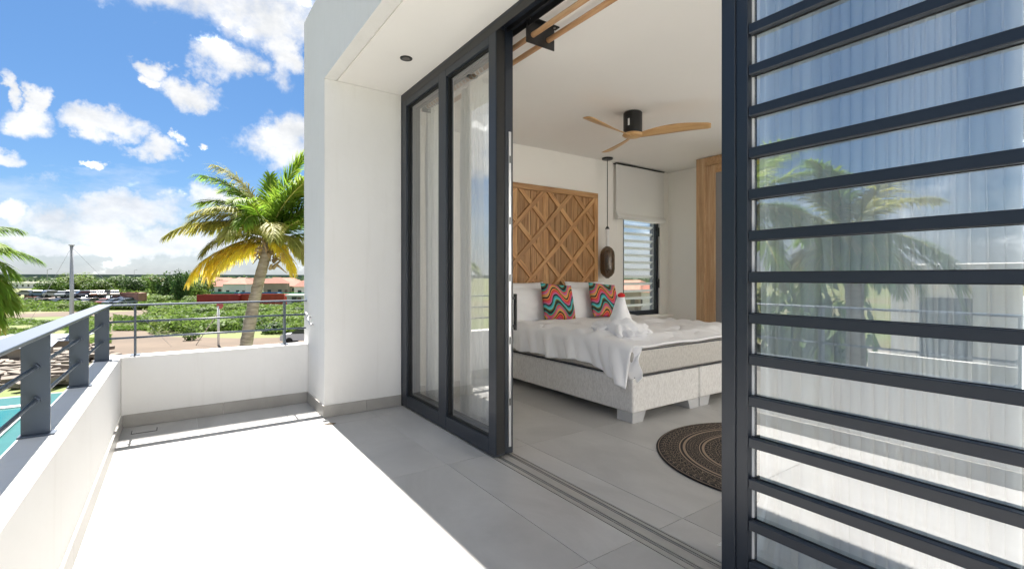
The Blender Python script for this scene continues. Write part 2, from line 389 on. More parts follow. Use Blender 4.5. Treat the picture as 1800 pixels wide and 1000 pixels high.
# parapets
pw = thing('parapet_wall', 'long low white parapet on the left with grey railing on top', 'wall', (-0.46, 2, 0))
rel(MB().box(-0.54, -0.38, YB, EY, -0.6, 0.585, 0.005, 2).build('wall', M['render']), pw)
yy = YB
for y1 in (-2.0, -0.8, 0.4, 1.6, 2.8, 4.0, 5.105):
    rel(MB().box(-0.38, -0.366, yy+.001, y1-.001, 0.001, 0.105, 0.0015, 1).build('skirting_tile', M['skirt']), pw); yy = y1
pe = thing('parapet_wall', 'short low white parapet closing the far end of the balcony', 'wall', (0.35, 5.2, 0))
rel(MB().box(-0.378, OX-.001, 5.12, EY-.002, -0.6, 0.583, 0.004, 2).build('wall', M['render']), pe)
for x0, x1 in ((-0.365, 0.35), (0.352, OX-.013)):
    rel(MB().box(x0, x1, 5.106, 5.12, 0.001, 0.105, 0.0015, 1).build('skirting_tile', M['skirt']), pe)

# railings
rl = thing('railing', 'grey flat-bar balcony railing running along the long left parapet', 'railing', (-0.485, 2, .585))
rel(MB().box(-0.532, -0.438, YB, 5.245, 1.008, 1.022, 0.002, 1).build('handrail', M['metal_rail']), rl)
for z in (0.735, 0.872): rel(MB().tube([(-0.485, YB, z), (-0.485, 5.2, z)], 0.0085, 12).build('rod', M['metal_rail'], smooth=True), rl)
for y in (-1.56, -0.47, 0.62, 1.71, 2.80, 3.89, 4.98):
    p_ = rel(MB().box(-0.530, -0.440, y-.006, y+.006, 0.593, 1.008, 0.001, 1).build('post', M['metal_rail']), rl)
    c_ = MB().box(-0.548+.01, -0.422, y-.03, y+.03, 0.5852, 0.593, 0.001, 1).build('base_plate', M['metal_rail']); c_.parent = p_; c_.parent = p_
    c_ = MB().lathe([(.016, -.02), (.016, .02)], 12).build('rod_collar', M['metal_rail'], rot=(R(90), 0, 0)); c_.parent = p_; c_.parent = p_; c_.location = (-0.485, y, .872)
    c_ = MB().lathe([(.016, -.02), (.016, .02)], 12).build('rod_collar', M['metal_rail'], rot=(R(90), 0, 0)); c_.parent = p_; c_.parent = p_; c_.location = (-0.485, y, .735)
re_ = thing('railing', 'dark slim railing crossing the far end of the balcony before the palm', 'railing', (0.3, 5.21, .585))
rel(MB().box(-0.436, OX+.001, 5.165, 5.255, 1.006, 1.020, 0.002, 1).build('handrail', M['metal_rail']), re_)
for z in (0.735, 0.872): rel(MB().tube([(-0.475, 5.21, z), (OX+.002, 5.21, z)], 0.0085, 12).build('rod', M['metal_rail'], smooth=True), re_)
for x in (-0.29, 0.877):
    p_ = rel(MB().box(x-.007, x+.007, 5.165, 5.255, 0.591, 1.006, 0.001, 1).build('post', M['metal_rail']), re_)
    c_ = MB().box(x-.035, x+.035, 5.15, 5.27, 0.5832, 0.591, 0.001, 1).build('base_plate', M['metal_rail']); c_.parent = p_; c_.parent = p_

# drain hatch, leaf, bracket wire, downlight
dr = thing('drain_hatch', 'small rectangular drain hatch set in the tiles near the corner', 'drain', (-0.215, 4.92, 0))
rel(MB().box(-0.30, -0.13, 4.868, 4.974, 0.0004, 0.0025).build('rim', M['gasket']), dr)
rel(MB().box(-0.294, -0.136, 4.874, 4.968, 0.0026, 0.0045).build('cover', M['tile']), dr)
b = MB(); b.tube([(1.02, 4.25, .004), (1.05, 4.22, .012), (1.09, 4.215, .008), (1.12, 4.24, .004)], [.002, .007, .006, .001], 6)
tag(b.build('dry_leaf', mat('dry_leaf', (.16, .11, .06), .8)), 'curled dry leaf lying on the tiles by the pillar corner', 'leaf')
b = MB(); X = OX-.01
b.tube([(X+.012, 4.98, .86), (X-.02, 4.97, .86), (X-.03, 4.93, .83), (X-.02, 4.90, .80)], .006, 8); b.tube([(X-.02, 4.97, .86), (X-.03, 5.01, .90), (X-.025, 5.04, .87)], .004, 8)
b.lathe([(.016, 0), (.02, .01), (.02, .02)], 10, (X-.01, 4.90, .785))
tag(b.build('garden_tap', M['alu'], smooth=True), 'small metal tap on the white wall above the far parapet', 'tap')
dl = thing('downlight', 'round black recessed downlight in the overhang soffit', 'ceiling light', (1.525, 3.684, ZC))
rel(MB().lathe([(.048, -.004), (.05, -.001), (.05, .001)], 28, (1.525, 3.684, ZC-.001)).build('trim_ring', M['black']), dl)
rel(MB().lathe([(.03, -.002), (.03, .0)], 24, (1.525, 3.684, ZC-.0055)).build('lens', mat('lamp_lens', (.18, .17, .16), .25)), dl)

# ------------------------------------------------------------------ glazing
def leaf_panel(label, x0, x1, ystiles, y0, y1, ztop, gm, slats=False):
    t = thing('sliding_door', label, 'door', (x0, y0, 0))
    zb, zt = .012, ztop
    for (a, c) in ystiles: rel(MB().box(x0, x1, a, c, zb, zt, 0.003, 1).build('stile', M['metal']), t)
    ysr = sorted(ystiles)
    for i in range(len(ysr)-1):
        a, c = ysr[i][1], ysr[i+1][0]
        rel(MB().box(x0+.001, x1-.001, a, c, zb, 0.115, 0.002, 1).build('bottom_rail', M['metal']), t)
        rel(MB().box(x0+.001, x1-.001, a, c, 2.885, zt, 0.002, 1).build('top_rail', M['metal']), t)
        xm = (x0+x1)/2
        gp = rel(MB().box(xm-.004, xm+.004, a+.004, c-.004, .119, 2.881).build('pane', gm), t)
        bd = MB()
        for (q0, q1, r0, r1) in ((a, a+.014, .115, 2.885), (c-.014, c, .115, 2.885), (a+.014, c-.014, .115, .129), (a+.014, c-.014, 2.871, 2.885)):
            bd.box(xm-.014, xm-.006, q0, q1, r0, r1); bd.box(xm+.006, xm+.014, q0, q1, r0, r1)
        rel(bd.build('glazing_bead', M['gasket']), t)
    return t
p1 = leaf_panel('outer dark framed glass door panel with two tall panes', FX, FX+.075, [(4.35, 4.45), (3.525, 3.66), (2.775, 2.87)], 2.775, 4.5, 2.995, M['glass'])
p2 = leaf_panel('inner sliding glass door leaf pushed behind the outer one', FX+.083, FX+.152, [(4.36, 4.45), (2.785, 2.875)], 2.785, 4.45, 2.995, M['glass'])
rel(MB().box(1.912, 1.932, 2.7795, 2.7845, .06, 2.27).build('lock_strip', M['alu']), p2)
b = MB()
for z in (.35, .78, 1.22, 1.62, 2.05): b.box(1.917, 1.927, 2.777, 2.779, z, z+.05)
rel(b.build('lock_slot', M['black']), p2)
h = MB(); h.box(1.985, 2.0, 2.80, 2.83, .87, 1.13, .003, 1); h.box(1.953, 1.986, 2.81, 2.82, .89, .91); h.box(1.953, 1.986, 2.81, 2.82, 1.09, 1.11)
rel(h.build('pull_handle', M['black']), p2)
rel(MB().box(1.806, 1.87, 2.7705, 2.7745, .03, 2.96).build('weather_seal', M['gasket']), p1)
# head / jamb frame and floor track
fr = thing('door_frame', 'dark metal frame and floor track of the sliding doors', 'door frame', (FX, 4.5, 0))
rel(MB().box(FX-.002, FX+.165, -1.7, 4.468, 2.997, 3.0195).build('head_track', M['metal']), fr)
rel(MB().box(FX+.020, FX+.03, -1.7, 4.45, 2.965, 2.9965).box(FX+.098, FX+.106, -1.7, 4.45, 2.965, 2.9965).box(FX+.158, FX+.164, -1.7, 4.45, 2.955, 2.9965).box(FX-.001, FX+.004, -1.7, 4.45, 2.94, 2.9965).build('guide_rail', M['black']), fr)
rel(MB().box(FX-.002, FX+.155, 4.4505, 4.468, 0, 2.997).build('jamb', M['metal']), fr)
tr = MB().box(FX-.004, FX+.165, -1.7, 4.468, -.0034, -0.003)
for x in (FX-.003, FX+.034, FX+.05, FX+.115, FX+.130, FX+.157): tr.box(x, x+.006, -1.7, 4.468, -.0029, 0.001)
rel(tr.build('floor_track', mat('track_metal', (.36, .36, .34), .35, .5)), fr)
rel(MB().box(FX+.006, FX+.032, -1.7, 4.468, -.0029, -.0015).box(FX+.058, FX+.113, -1.7, 4.468, -.0029, -.0008).box(FX+.138, FX+.155, -1.7, 4.468, -.0029, -.0015).build('track_infill', M['skirt']), fr)

# right-hand glazed panel with horizontal bars
rp = thing('slatted_glass_panel', 'large dark framed glass panel crossed by horizontal metal bars on the right', 'window', (FX, 1.1, 0))
rel(MB().box(FX, FX+.03, 1.048, 1.106, .01, 2.995, .002, 1).build('stile', M['metal']), rp)
rel(MB().box(FX+.006, FX+.075, 1.0, 1.0475, .01, 2.995, .002, 1).build('stile', M['metal']), rp)
rel(MB().box(FX+.031, FX+.075, 1.048, 1.106, .01, 2.995).build('stile', M['gasket']), rp)
rel(MB().box(FX+.002, FX+.075, -1.70, -1.6, .01, 2.995, .002, 1).build('stile', M['metal']), rp)
rel(MB().box(FX+.004, FX+.074, -1.598, .999, .01, .075, .002, 1).build('bottom_rail', M['metal']), rp)
rel(MB().box(FX+.004, FX+.074, -1.598, .999, 2.92, 2.994, .002, 1).build('top_rail', M['metal']), rp)
rel(MB().box(FX+.040, FX+.047, -1.598, .999, .076, 2.919).build('pane', M['solar_glass']), rp)
rel(MB().box(FX+.034, FX+.039, .992, .9995, .08, 2.91).build('spacer_strip', M['white_trim']), rp)
sl = MB().box(-.014, .012, -1.297, 1.2975, -.019, .019, .003, 1).mesh('slat'); sl.materials.append(M['metal'])
slg = MB().box(.0125, .0195, -1.297, 1.297, -.021, .021).mesh('slat_gasket'); slg.materials.append(M['gasket'])
for i in range(-7, 11):
    o = link('slat', sl, None, rp, (FX+.020-FX, -.299-1.1, 1.25+.159*i))
    link('slat_gasket', slg, None, o)

# ------------------------------------------------------------------ bedroom shell
def struct(b, name, m):
    return tag(b.build(name, m), kind='structure')
struct(MB().box(FX+.166, 6.95, -1.74, 5.30, 3.0, 3.0315), 'ceiling', M['ceil'])
WX0, WX1, WZ0, WZ1 = 5.70, 6.60, .635, 2.45
fw = MB().box(FX, WX0, 5.15, EY-.001, -.01, 3.0).box(WX0, WX1, 5.15, EY-.001, -.01, WZ0).box(WX0, WX1, 5.15, EY-.001, WZ1, 3.0).box(WX1, 6.95, 5.15, EY-.001, -.01, 3.0)
tag(fw.build('bedroom_wall', M['inner_wall']), 'cream bedroom wall behind the wooden headboard with the small window', 'wall')
tag(MB().box(6.81, 6.95, 1.9, 5.149, -.01, 3.0).box(6.81, 6.95, -1.6, 1.899, 2.6, 3.0).box(6.81, 6.95, -1.6, -1.3, -.01, 2.599).build('bedroom_wall', M['inner_wall']), 'cream side wall between the small window and the wooden door', 'wall')
tag(MB().box(FX, 2.2, -1.74, -1.601, -.01, 3.0).box(6.4, 6.95, -1.74, -1.601, -.01, 3.0).box(2.2, 6.4, -1.74, -1.601, 2.6, 3.0).build('bedroom_wall', M['inner_wall']), 'cream rear bedroom wall hidden behind the slatted glass panel', 'wall')
tag(MB().box(FX+.16, FX+.17, 4.47, 5.149, 0, 3.0).box(FX, FX+.16, 4.475, 5.149, 0, 3.0).build('bedroom_wall', M['inner_wall']), 'narrow cream wall beside the parked glass doors', 'wall')

# window with handles, outside louvre shutter
wn = thing('window', 'tall dark framed bedroom window under the fabric blind', 'window', (WX0, 5.22, WZ0))
for a in ((WX0, WX0+.06, WZ0, WZ1), (WX1-.075, WX1, WZ0, WZ1), (WX0+.06, WX1-.075, WZ0, WZ0+.075), (WX0+.06, WX1-.075, WZ1-.06, WZ1)):
    rel(MB().box(a[0], a[1], 5.185, 5.235, a[2]+.0005, a[3]-.0005, .002, 1).build('frame', M['metal']), wn)
rel(MB().box(WX0+.06, WX1-.075, 5.207, 5.213, WZ0+.076, WZ1-.061).build('pane', M['glass']), wn)
for z in (1.17, 2.02):
    rel(MB().box(WX1-.055, WX1-.03, 5.155, 5.184, z, z+.06).box(WX1-.050, WX1-.034, 5.135, 5.155, z-.10, z+.045, .003, 1).build('handle', M['black']), wn)
sh = thing('louvre_shutter', 'pale grey horizontal louvre slats outside the bedroom window', 'shutter', (WX0, 5.4, WZ0))
sm = MB().box(-.55, .55, -.03, .03, -.004, .004).mesh('louvre'); sm.materials.append(mat('louvre_grey', (.45, .47, .49), .5))
for i in range(15):
    link('louvre', sm, None, sh, ((WX0+WX1)/2-WX0, 0, .03+.118*i), (R(-38), 0, 0))
for x in (WX0-.11, WX1+.10): rel(MB().box(x-.01, x+.01, 5.36, 5.44, WZ0-.1, WZ1).build('upright', M['metal_rail']), sh)
tag(MB().box(WX0-.01, 6.80, 5.03, 5.149, WZ0-.045, WZ0-.003, .004, 1).build('window_ledge', M['inner_wall']), 'pale ledge under the bedroom window behind the bed', 'ledge')
# roman blind
def blindf(u, v):
    x = 5.48+1.13*u; z = 2.97-.87*v
    y = 5.095+.006*math.sin(u*9+v*2)+.008*noise.noise(Vector((u*4, v*4, 1)))
    if v > .86:
        a = (v-.86)/.14; y -= .05*math.sin(a*math.pi*.95); z += .03*a+.012*math.sin(u*7)*a
    return (x, y, z)
bl = thing('roman_blind', 'off-white fabric blind half lowered over the bedroom window', 'blind', (5.48, 5.1, 2.97))
me = grid_mesh(48, 46, blindf); o = rel(link('fabric', me, M['blind'], smooth=True), bl)
md = o.modifiers.new('s', 'SOLIDIFY'); md.thickness = .004
rel(MB().box(5.47, 6.62, 5.08, 5.14, 2.972, 2.985).build('head_rail', M['black']), bl)
rel(MB().tube([(5.475, 5.07, 2.95), (5.475, 5.07, 1.9)], .003, 6).build('pull_cord', M['white_trim']), bl)

# wooden framed door at the right of the bedroom
cl = thing('wooden_door_frame', 'light oak framed doorway with frosted grey panel on the side wall', 'door', (6.34, 4.3, 0))
XW = 6.34
rel(MB().box(XW, XW+.09, 4.16, 4.30, 0, 2.99, .003, 1).build('jamb', M['oak_v']), cl)
rel(MB().box(XW+.03, XW+.10, 4.02, 4.159, 0, 2.87, .003, 1).build('stile', M['oak_v']), cl)
rel(MB().box(XW, XW+.09, 2.6, 4.159, 2.872, 2.99, .003, 1).build('lintel', M['oak']), cl)
rel(MB().box(XW+.03, XW+.10, 2.6, 4.019, 2.76, 2.871, .003, 1).build('top_rail', M['oak']), cl)
rel(MB().box(XW+.06, XW+.075, 2.6, 4.019, .0, 2.759).build('panel', mat('frosted_panel', (.26, .26, .265), .45)), cl)
tag(MB().box(XW+.102, 6.809, 2.2, 4.29, 0, 2.999).build('bedroom_wall', M['inner_wall']), 'cream wall return behind the oak door frame', 'wall')

# ------------------------------------------------------------------ curtains and rail
CRZ = 2.905
cr = thing('curtain_rail', 'double wooden curtain rail on black brackets under the ceiling', 'curtain rail', (2.05, 2.6, 3.0))
for x, dz in ((2.0, 0), (2.135, 0)):
    rel(MB().tube([(x, -1.5, CRZ), (x, 4.42, CRZ)], .019, 18).build('rod', M['rodwood'], smooth=True), cr)
for y in (2.62, 0.2, 4.3):
    br = rel(MB().box(1.945, 2.19, y-.003, y+.003, CRZ-.06, 2.999).build('bracket', M['black']), cr)
    pl_ = MB().box(1.935, 2.20, y-.05, y+.0, 2.993, 2.9995).build('mounting_plate', M['black']); pl_.parent = br; pl_.parent = br
    for x in (1.965, 2.17):
        s_ = MB().lathe([(.008, -.004), (.008, 0)], 10, (x, y-.03, 2.9925)).build('screw', M['alu']); s_.parent = br; s_.parent = br
def curtain(name, label, y0, y1, x, folds, amp, m, seed, flare=0, group=None):
    rnd = random.Random(seed); ph = [rnd.uniform(0, 6.28) for _ in range(4)]
    def f(u, v):
        z = 2.90-(2.90-.012)*v
        w_ = u*folds*2*math.pi + 1.3*math.sin(u*7+ph[0]) + .8*math.sin(u*13+ph[1]) + .15*math.sin(v*3+ph[2])
        a = amp*(0.45+.55*min(1, v*5))*(.7+.3*math.sin(u*9+ph[3]))
        y = y0+(y1-y0)*u + .35*a*math.sin(2*w_) + .012*noise.noise(Vector((u*5, v*3, seed)))
        if flare and v > .9: y += flare*u**6*((v-.9)/.1)**1.5
        pp = abs(math.sin(w_/2)); a *= .75+.5*abs(noise.noise(Vector((u*11, 1, seed))))
        return (x-1.7*a*pp**.62+.004*math.sin(w_*3+v*2)+.01*noise.noise(Vector((u*6, v*2.5, seed+3))), y, z)
    me = grid_mesh(int(folds*18), 40, f)
    return tag(link(name, me, m, smooth=True), label, 'curtain')
curtain('curtain', 'white curtain gathered behind the far pane of the glass door', 4.06, 4.42, 2.06, 7, .04, M['curtain'], 1)
curtain('curtain', 'sheer white curtain behind the near pane of the glass door', 3.22, 3.76, 2.09, 11, .035, M['curtain'], 2)
curtain('curtain', 'thick white curtain edge behind the slatted glass nearest its post', .80, 1.075, 2.07, 5, .045, M['curtain'], 3, flare=.2)
curtain('curtain', 'wide sheer white curtain with fine folds behind the slatted glass', .315, .86, 2.12, 15, .04, M['sheer'], 4)
rgm = MB().tube([(.03*math.cos(a), 0, .03*math.sin(a)) for a in [i*.5236 for i in range(13)]], .003, 5, False).mesh('curtain_ring'); rgm.materials.append(M['alu'])
for y in [3.24+.055*i for i in range(10)]+[4.08+.05*i for i in range(7)]: rel(link('curtain_ring', rgm, None, None, (2.0, y, CRZ)), cr)

# ------------------------------------------------------------------ bed
def fabric(name, base, dark):
    m = bpy.data.materials.new(name); m.use_nodes = True; t = NT(m.node_tree); b = t.n['Principled BSDF']; b.inputs['Roughness'].default_value = .9
    co = t.new('ShaderNodeTexCoord').outputs['Object']
    n1 = t.noise(t.mapping(co, (60, 60, 22)), 1.4, 5, .7); n2 = t.noise(co, 5, 4)
    c = t.ramp(n1, [(.36, dark), (.58, base)]); c = t.mix(t.math('MULTIPLY', n2, .25), c, dark)
    t.l.new(c, b.inputs['Base Color'])
    bn = t.new('ShaderNodeBump'); bn.inputs['Strength'].default_value = .3; bn.inputs['Distance'].default_value = .004
    t.l.new(n1, bn.inputs['Height']); t.l.new(bn.outputs[0], b.inputs['Normal']); return m
M['bedfab'] = fabric('grey_chenille', (.80, .785, .77), (.62, .60, .585))
M['matfab'] = fabric('beige_grey_chenille', (.60, .575, .54), (.44, .42, .39))
M['piping'] = mat('dark_piping', (.06, .06, .07), .8)
M['legm'] = mat('leg_grey', (.5, .5, .51), .5)
BX0, BX1, BY0, BY1 = 3.185, 5.10, 2.77, 4.99
bed = thing('bed', 'double box-spring bed upholstered in light grey fabric', 'bed', (BX0, BY0, 0))
BXM = 4.14
for x0, x1 in ((BX0, BXM-.004), (BXM+.004, BX1)):
    rel(MB().box(x0, x1, BY0, BY1, .085, .385, .018, 3).build('box_base', M['bedfab'], smooth=False), bed)
    for yy_ in (BY0, BY1-.18):
        for xa in (x0+.004, x1-.174):
            lb = MB().box(xa, xa+.17, yy_+.004, yy_+.18, .001, .087)
            for v in lb.b.verts:
                if v.co.z < .04:
                    if xa+.085 < (x0+x1)/2: v.co.x -= .035 if v.co.x > xa+.1 else 0
                    else: v.co.x += .035 if v.co.x < xa+.07 else 0
            rel(lb.build('leg', M['legm']), bed)
rel(MB().box(BX0+.003, BX1-.003, BY0+.003, BY1, .398, .625, .03, 4).build('mattress', M['matfab']), bed)
pg = MB()
for z in (.392,):
    pts = [(BX0+.006, BY1, z), (BX0+.006, BY0+.03, z), (BX0+.03, BY0+.006, z), (BX1-.03, BY0+.006, z), (BX1-.006, BY0+.03, z), (BX1-.006, BY1, z)]
    pg.tube(pts, .007, 8)
pts = [(BX0+.012, BY1, .615), (BX0+.012, BY0+.03, .615), (BX0+.03, BY0+.012, .615), (BX1-.03, BY0+.012, .615)]
pg.tube(pts, .006, 8); rel(pg.build('piping', M['piping']), bed)

# duvet
def fold(x, y, s=0): return noise.noise(Vector((x, y, s)))
def duvetf(u, v):
    # u: across (left hang -> right), v: along from foot to head
    L0 = .30; W_ = 1.93; tot = L0+W_
    s = u*tot
    y = BY0+.0+(4.66-BY0)*v
    side = 1-min(1, max(0, (s-L0)/.0001)) if False else 0
    wr = .014*fold(s*5+y*2, y*3, 2)-.012*(1-abs(fold(s*1.7+y*2.6, y*1.4-s*2.2, 21))*2)**6+.008*fold(s*11, y*9, 5)+.010*abs(fold(s*3-y*2.4, y*5+s*3, 8))
    top = .672+.035*math.sin(min(1, v*3)*math.pi/2)+.01*fold(s*1.5, y*1.5, 1)
    ex = max(0, 1-v*12)
    if ex > 0: top -= .035*ex**2
    rr = .055
    if s < L0:
        d = L0-s                       # distance down the side
        hang = .255+.05*fold(y*2.2, 0, 4)+.06*max(0, 1-v*5)
        dd = min(d/L0, 1)*hang
        pl = math.sin(y*17+2.6*math.sin(y*3.1)+dd*9)+.5*math.sin(y*41+dd*16+2*fold(y*3, 0, 9))
        x = BX0-.024-.026*dd/.25*(1+pl)-.016*max(0, pl)*dd/.25
        x += .05*min(1, (rr/(dd+rr)))**3*.6
        z = top-.008-dd*(1)-.0
        y += .02*dd*math.sin(y*17)
        x -= .012*fold(y*7, z*4, 6)
    else:
        x = BX0+(s-L0)*(.985)
        e = max(0, 1-(s-L0)/rr)
        z = top-.010*e*e + wr*1.7 + .014*math.exp(-((s-L0)/.35)**2)*math.sin((y+.5*s)*21+3*fold(y*2, s*2, 3))
        z += .016*max(0, fold(s*2.2+y*1.1, y*2.8, 11))
    if v < .12 and s >= L0: z = z*(v/.12)+(1-v/.12)*(.638+.006*math.sin(s*9))
    if v < .001: z = min(z, .64)
    return (x, y, z)
me = grid_mesh(150, 150, duvetf, 'duvet')
dv = link('duvet', me, M['linen'], smooth=True); md = dv.modifiers.new('s', 'SOLIDIFY'); md.thickness = .022; md.offset = 1
tag(dv, 'rumpled white duvet covering the bed and hanging over its side', 'duvet')
# hanging corner of the duvet at the foot
def cornf(u, v):
    x = BX0-.045+.13*u+.012*math.sin(v*9+u*7); y = BY0+.02-.055+.01*math.sin(u*14+v*3)-.03*u*(1-v)*0
    x -= .03*math.sin(v*3.1); y += .20*(1-u)
    z = .655-(.30+.035*math.sin(u*11))*v
    return (x, y-.012*math.sin(u*16)*v, z)
me = grid_mesh(40, 40, cornf, 'duvet_corner'); o = link('duvet_corner', me, M['linen'], dv, smooth=True)
md = o.modifiers.new('s', 'SOLIDIFY'); md.thickness = .018
# under-pillow sheet end
tag(MB().box(BX0-.006, BX1-.01, 4.55, 4.985, .60, .69, .03, 3).build('bed_sheet', M['linen'], smooth=True), 'white fitted sheet under the pillows at the head of the bed', 'bed sheet')

def pillow_mesh(w_, h_, t_, seed, n=26, pinch=.10):
    """soft cushion standing in local xz, thickness y"""
    def f(sgn):
        def g_(u, v):
            a, c = 2*u-1, 2*v-1
            prof = max(0, (1-abs(a)**2.6)*(1-abs(c)**2.6))**.42
            x = a*w_/2*(1-pinch*(1-abs(a))*0-pinch*.5*(abs(c)**2-1)*-1*abs(a)*.0)
            x = a*w_/2*(1-pinch*.55*(1-c*c)*abs(a)**3); z = c*h_/2*(1-pinch*.55*(1-a*a)*abs(c)**3)
            wr = .010*noise.noise(Vector((a*3+seed, c*3, sgn)))+.006*noise.noise(Vector((a*8, c*8, seed+sgn)))
            return (x, sgn*(t_/2*prof+wr*prof), z)
        return g_
    b1 = bmesh.new()
    for sgn in (-1, 1):
        m_ = grid_mesh(n, n, f(sgn)); b1.from_mesh(m_); bpy.data.meshes.remove(m_)
    bmesh.ops.remove_doubles(b1, verts=b1.verts, dist=.0008); bmesh.ops.recalc_face_normals(b1, faces=b1.faces)
    me = bpy.data.meshes.new('pillow'); b1.to_mesh(me); b1.free(); return me
for (x, y, z, rx, rz, w_, h_, lab) in [
    (3.58, 4.87, .93, -8, 2, .70, .52, 'white pillow upright against the headboard at the left of the bed'),
    (3.52, 4.70, .90, -22, -3, .66, .46, 'white pillow leaning in front of the left rear pillow'),
    (4.66, 4.88, .93, -7, -2, .72, .53, 'white pillow upright against the headboard behind the right cushion'),
    (4.42, 4.70, .90, -20, 3, .62, .46, 'white pillow leaning between the two patterned cushions')]:
    o = link('pillow', pillow_mesh(w_, h_, .17, x), M['linen'], None, (x, y, z), (R(rx), 0, R(rz)), True)
    tag(o, lab, 'pillow')
def wavy_mat():
    m = bpy.data.materials.new('wavy_cushion_print'); m.use_nodes = True; t = NT(m.node_tree); b = t.n['Principled BSDF']; b.inputs['Roughness'].default_value = .85
    co = t.new('ShaderNodeTexCoord').outputs['Object']; s = t.new('ShaderNodeSeparateXYZ'); t.l.new(co, s.inputs[0])
    nx = t.noise(co, 5, 3); x = s.outputs[0]; z = s.outputs[2]
    ph = t.math('ADD', t.math('MULTIPLY', x, 23.0), t.math('MULTIPLY', t.math('SINE', t.math('MULTIPLY', z, 9)), .6))
    wv = t.math('MULTIPLY', t.math('COSINE', t.math('ADD', ph, 1.2)), .068)
    v = t.math('ADD', t.math('SUBTRACT', z, wv), t.math('MULTIPLY', t.math('SUBTRACT', nx, .5), .03))
    v = t.math('FRACT', t.math('MULTIPLY', t.math('ADD', v, 1.0), 3.3))
    pink, orange, black = (.75, .06, .13), (.85, .26, .06), (.012, .014, .012)
    teal, green, yel, lil, red = (.02, .36, .38), (.16, .24, .05), (.62, .42, .12), (.48, .17, .38), (.62, .05, .03)
    seq = [(0, black), (.08, green), (.13, (.10, .55, .60)), (.20, teal), (.26, black), (.33, lil), (.38, pink), (.46, red), (.52, orange), (.57, black), (.64, yel), (.70, orange), (.76, lil), (.82, pink), (.88, green), (.92, teal), (.96, black)]
    c = t.ramp(v, seq, 'CONSTANT'); 
    n2 = t.noise(co, 160, 2); c = t.mix(t.math('MULTIPLY', n2, .3), c, (.1, .08, .06)); t.l.new(c, b.inputs['Base Color'])
    bn = t.new('ShaderNodeBump'); bn.inputs['Strength'].default_value = .4; bn.inputs['Distance'].default_value = .003
    t.l.new(n2, bn.inputs['Height']); t.l.new(bn.outputs[0], b.inputs['Normal']); return m
M['wavy'] = wavy_mat()
for (x, y, z, rx, ry, rz, lab) in [(3.83, 4.50, .945, -20, 5, -6, 'wavy multicoloured square cushion on the left, between the white pillows'),
                               (4.62, 4.50, .945, -18, 5, -4, 'wavy multicoloured square cushion on the right, nearest the pendant lamp')]:
    tag(link('cushion', pillow_mesh(.46, .46, .13, x+3, pinch=.05), M['wavy'], None, (x, y, z), (R(rx), R(ry), R(rz)), True), lab, 'cushion', 'patterned cushions on the bed')

# towel animal
def blob(bm_, c, r, seed, amp=.16, rot=0, sub=4, freq=5):
    r_ = bmesh.ops.create_icosphere(bm_, subdivisions=sub, radius=1)
    for v in r_['verts']:
        p = v.co.copy(); n_ = 1+amp*noise.noise(p*1.6+Vector((seed, 0, 0)))+amp*.55*(1-abs(2*noise.noise(Vector((math.atan2(p.y, p.x)*freq/3+seed, p.z*2.2, seed)))))
        q = Vector((p.x*r[0], p.y*r[1], p.z*r[2]))*n_
        v.co = Matrix.Rotation(rot, 3, 'Z') @ q + Vector(c)
tw = thing('towel_animal', 'white towels folded into an animal with red tip on the bed', 'towel', (3.45, 3.12, .70))
b = MB(); blob(b.b, (3.45, 3.14, .77), (.13, .17, .10), 1, .22); blob(b.b, (3.55, 3.05, .75), (.12, .11, .07), 2, .3, .5); blob(b.b, (3.42, 3.30, .76), (.10, .14, .07), 5, .25, .3)
rel(b.build('body', M['linen'], smooth=True), tw)
b = MB(); b.tube([(3.46, 3.16, .80), (3.455, 3.15, .90), (3.44, 3.14, .99), (3.435, 3.13, 1.065)], [.13, .085, .055, .034], 18)
for v in b.b.verts: v.co += Vector((1, 1, 0))*.022*noise.noise(v.co*17)
rel(b.build('neck', M['linen'], smooth=True), tw)
b = MB(); blob(b.b, (3.435, 3.125, 1.078), (.036, .03, .024), 7, .1, 0, 3); rel(b.build('red_comb', mat('red_felt', (.6, .02, .02), .8), smooth=True), tw)
rd = random.Random(5)
for k in range(11):
    a0 = -2.9+k*.5; r0 = .08; pts = []; L = rd.uniform(.16, .25)
    for i in range(7):
        q = i/6; rr_ = r0+L*q; pts.append((3.47+rr_*math.cos(a0+.5*q), 3.12+rr_*math.sin(a0+.5*q)*.8, .80-.085*q+.015*math.sin(q*6+k)))
    b = MB(); b.tube([tuple(Vector(p_).lerp(Vector((3.47, 3.12, p_[2]+.05*math.sin(k*2.1))), .12)) for p_ in pts], [.022, .042, .030, .036, .024, .030, .012], 12)
    for v in b.b.verts: v.co += Vector((1, 1, 1))*.020*noise.noise(v.co*24)
    rel(b.build('fold', M['linen'], smooth=True), tw)

# ------------------------------------------------------------------ headboard
HX0, HX1, HZ0, HZ1, HY = 3.16, 5.10, .35, 2.48, 5.148
hb = thing('headboard', 'tall reclaimed wood headboard with diamond lattice of boards', 'headboard', (HX0, HY, 0))
rel(MB().box(HX0+.01, HX1-.01, HY-.016, HY, HZ0, HZ1-.01).build('backing_board', M['teak']), hb)
fwid = .075
def board(L, wd, th, name, mtx):
    me = MB().box(-L/2, L/2, -wd/2, wd/2, -th/2, th/2, .0025, 1).mesh(name); me.materials.append(M['teak'])
    o = link(name, me); o.parent = hb; o.matrix_parent_inverse = Matrix.Translation(-Vector(hb.location)); o.matrix_basis = mtx; return o
def frame_m(cx, cz, ang, y):     # local x along ang in xz-plane, local z towards -y
    ca, sa = math.cos(ang), math.sin(ang)
    return Matrix(((ca, -sa, 0, cx), (0, 0, -1, y), (sa, ca, 0, cz), (0, 0, 0, 1)))
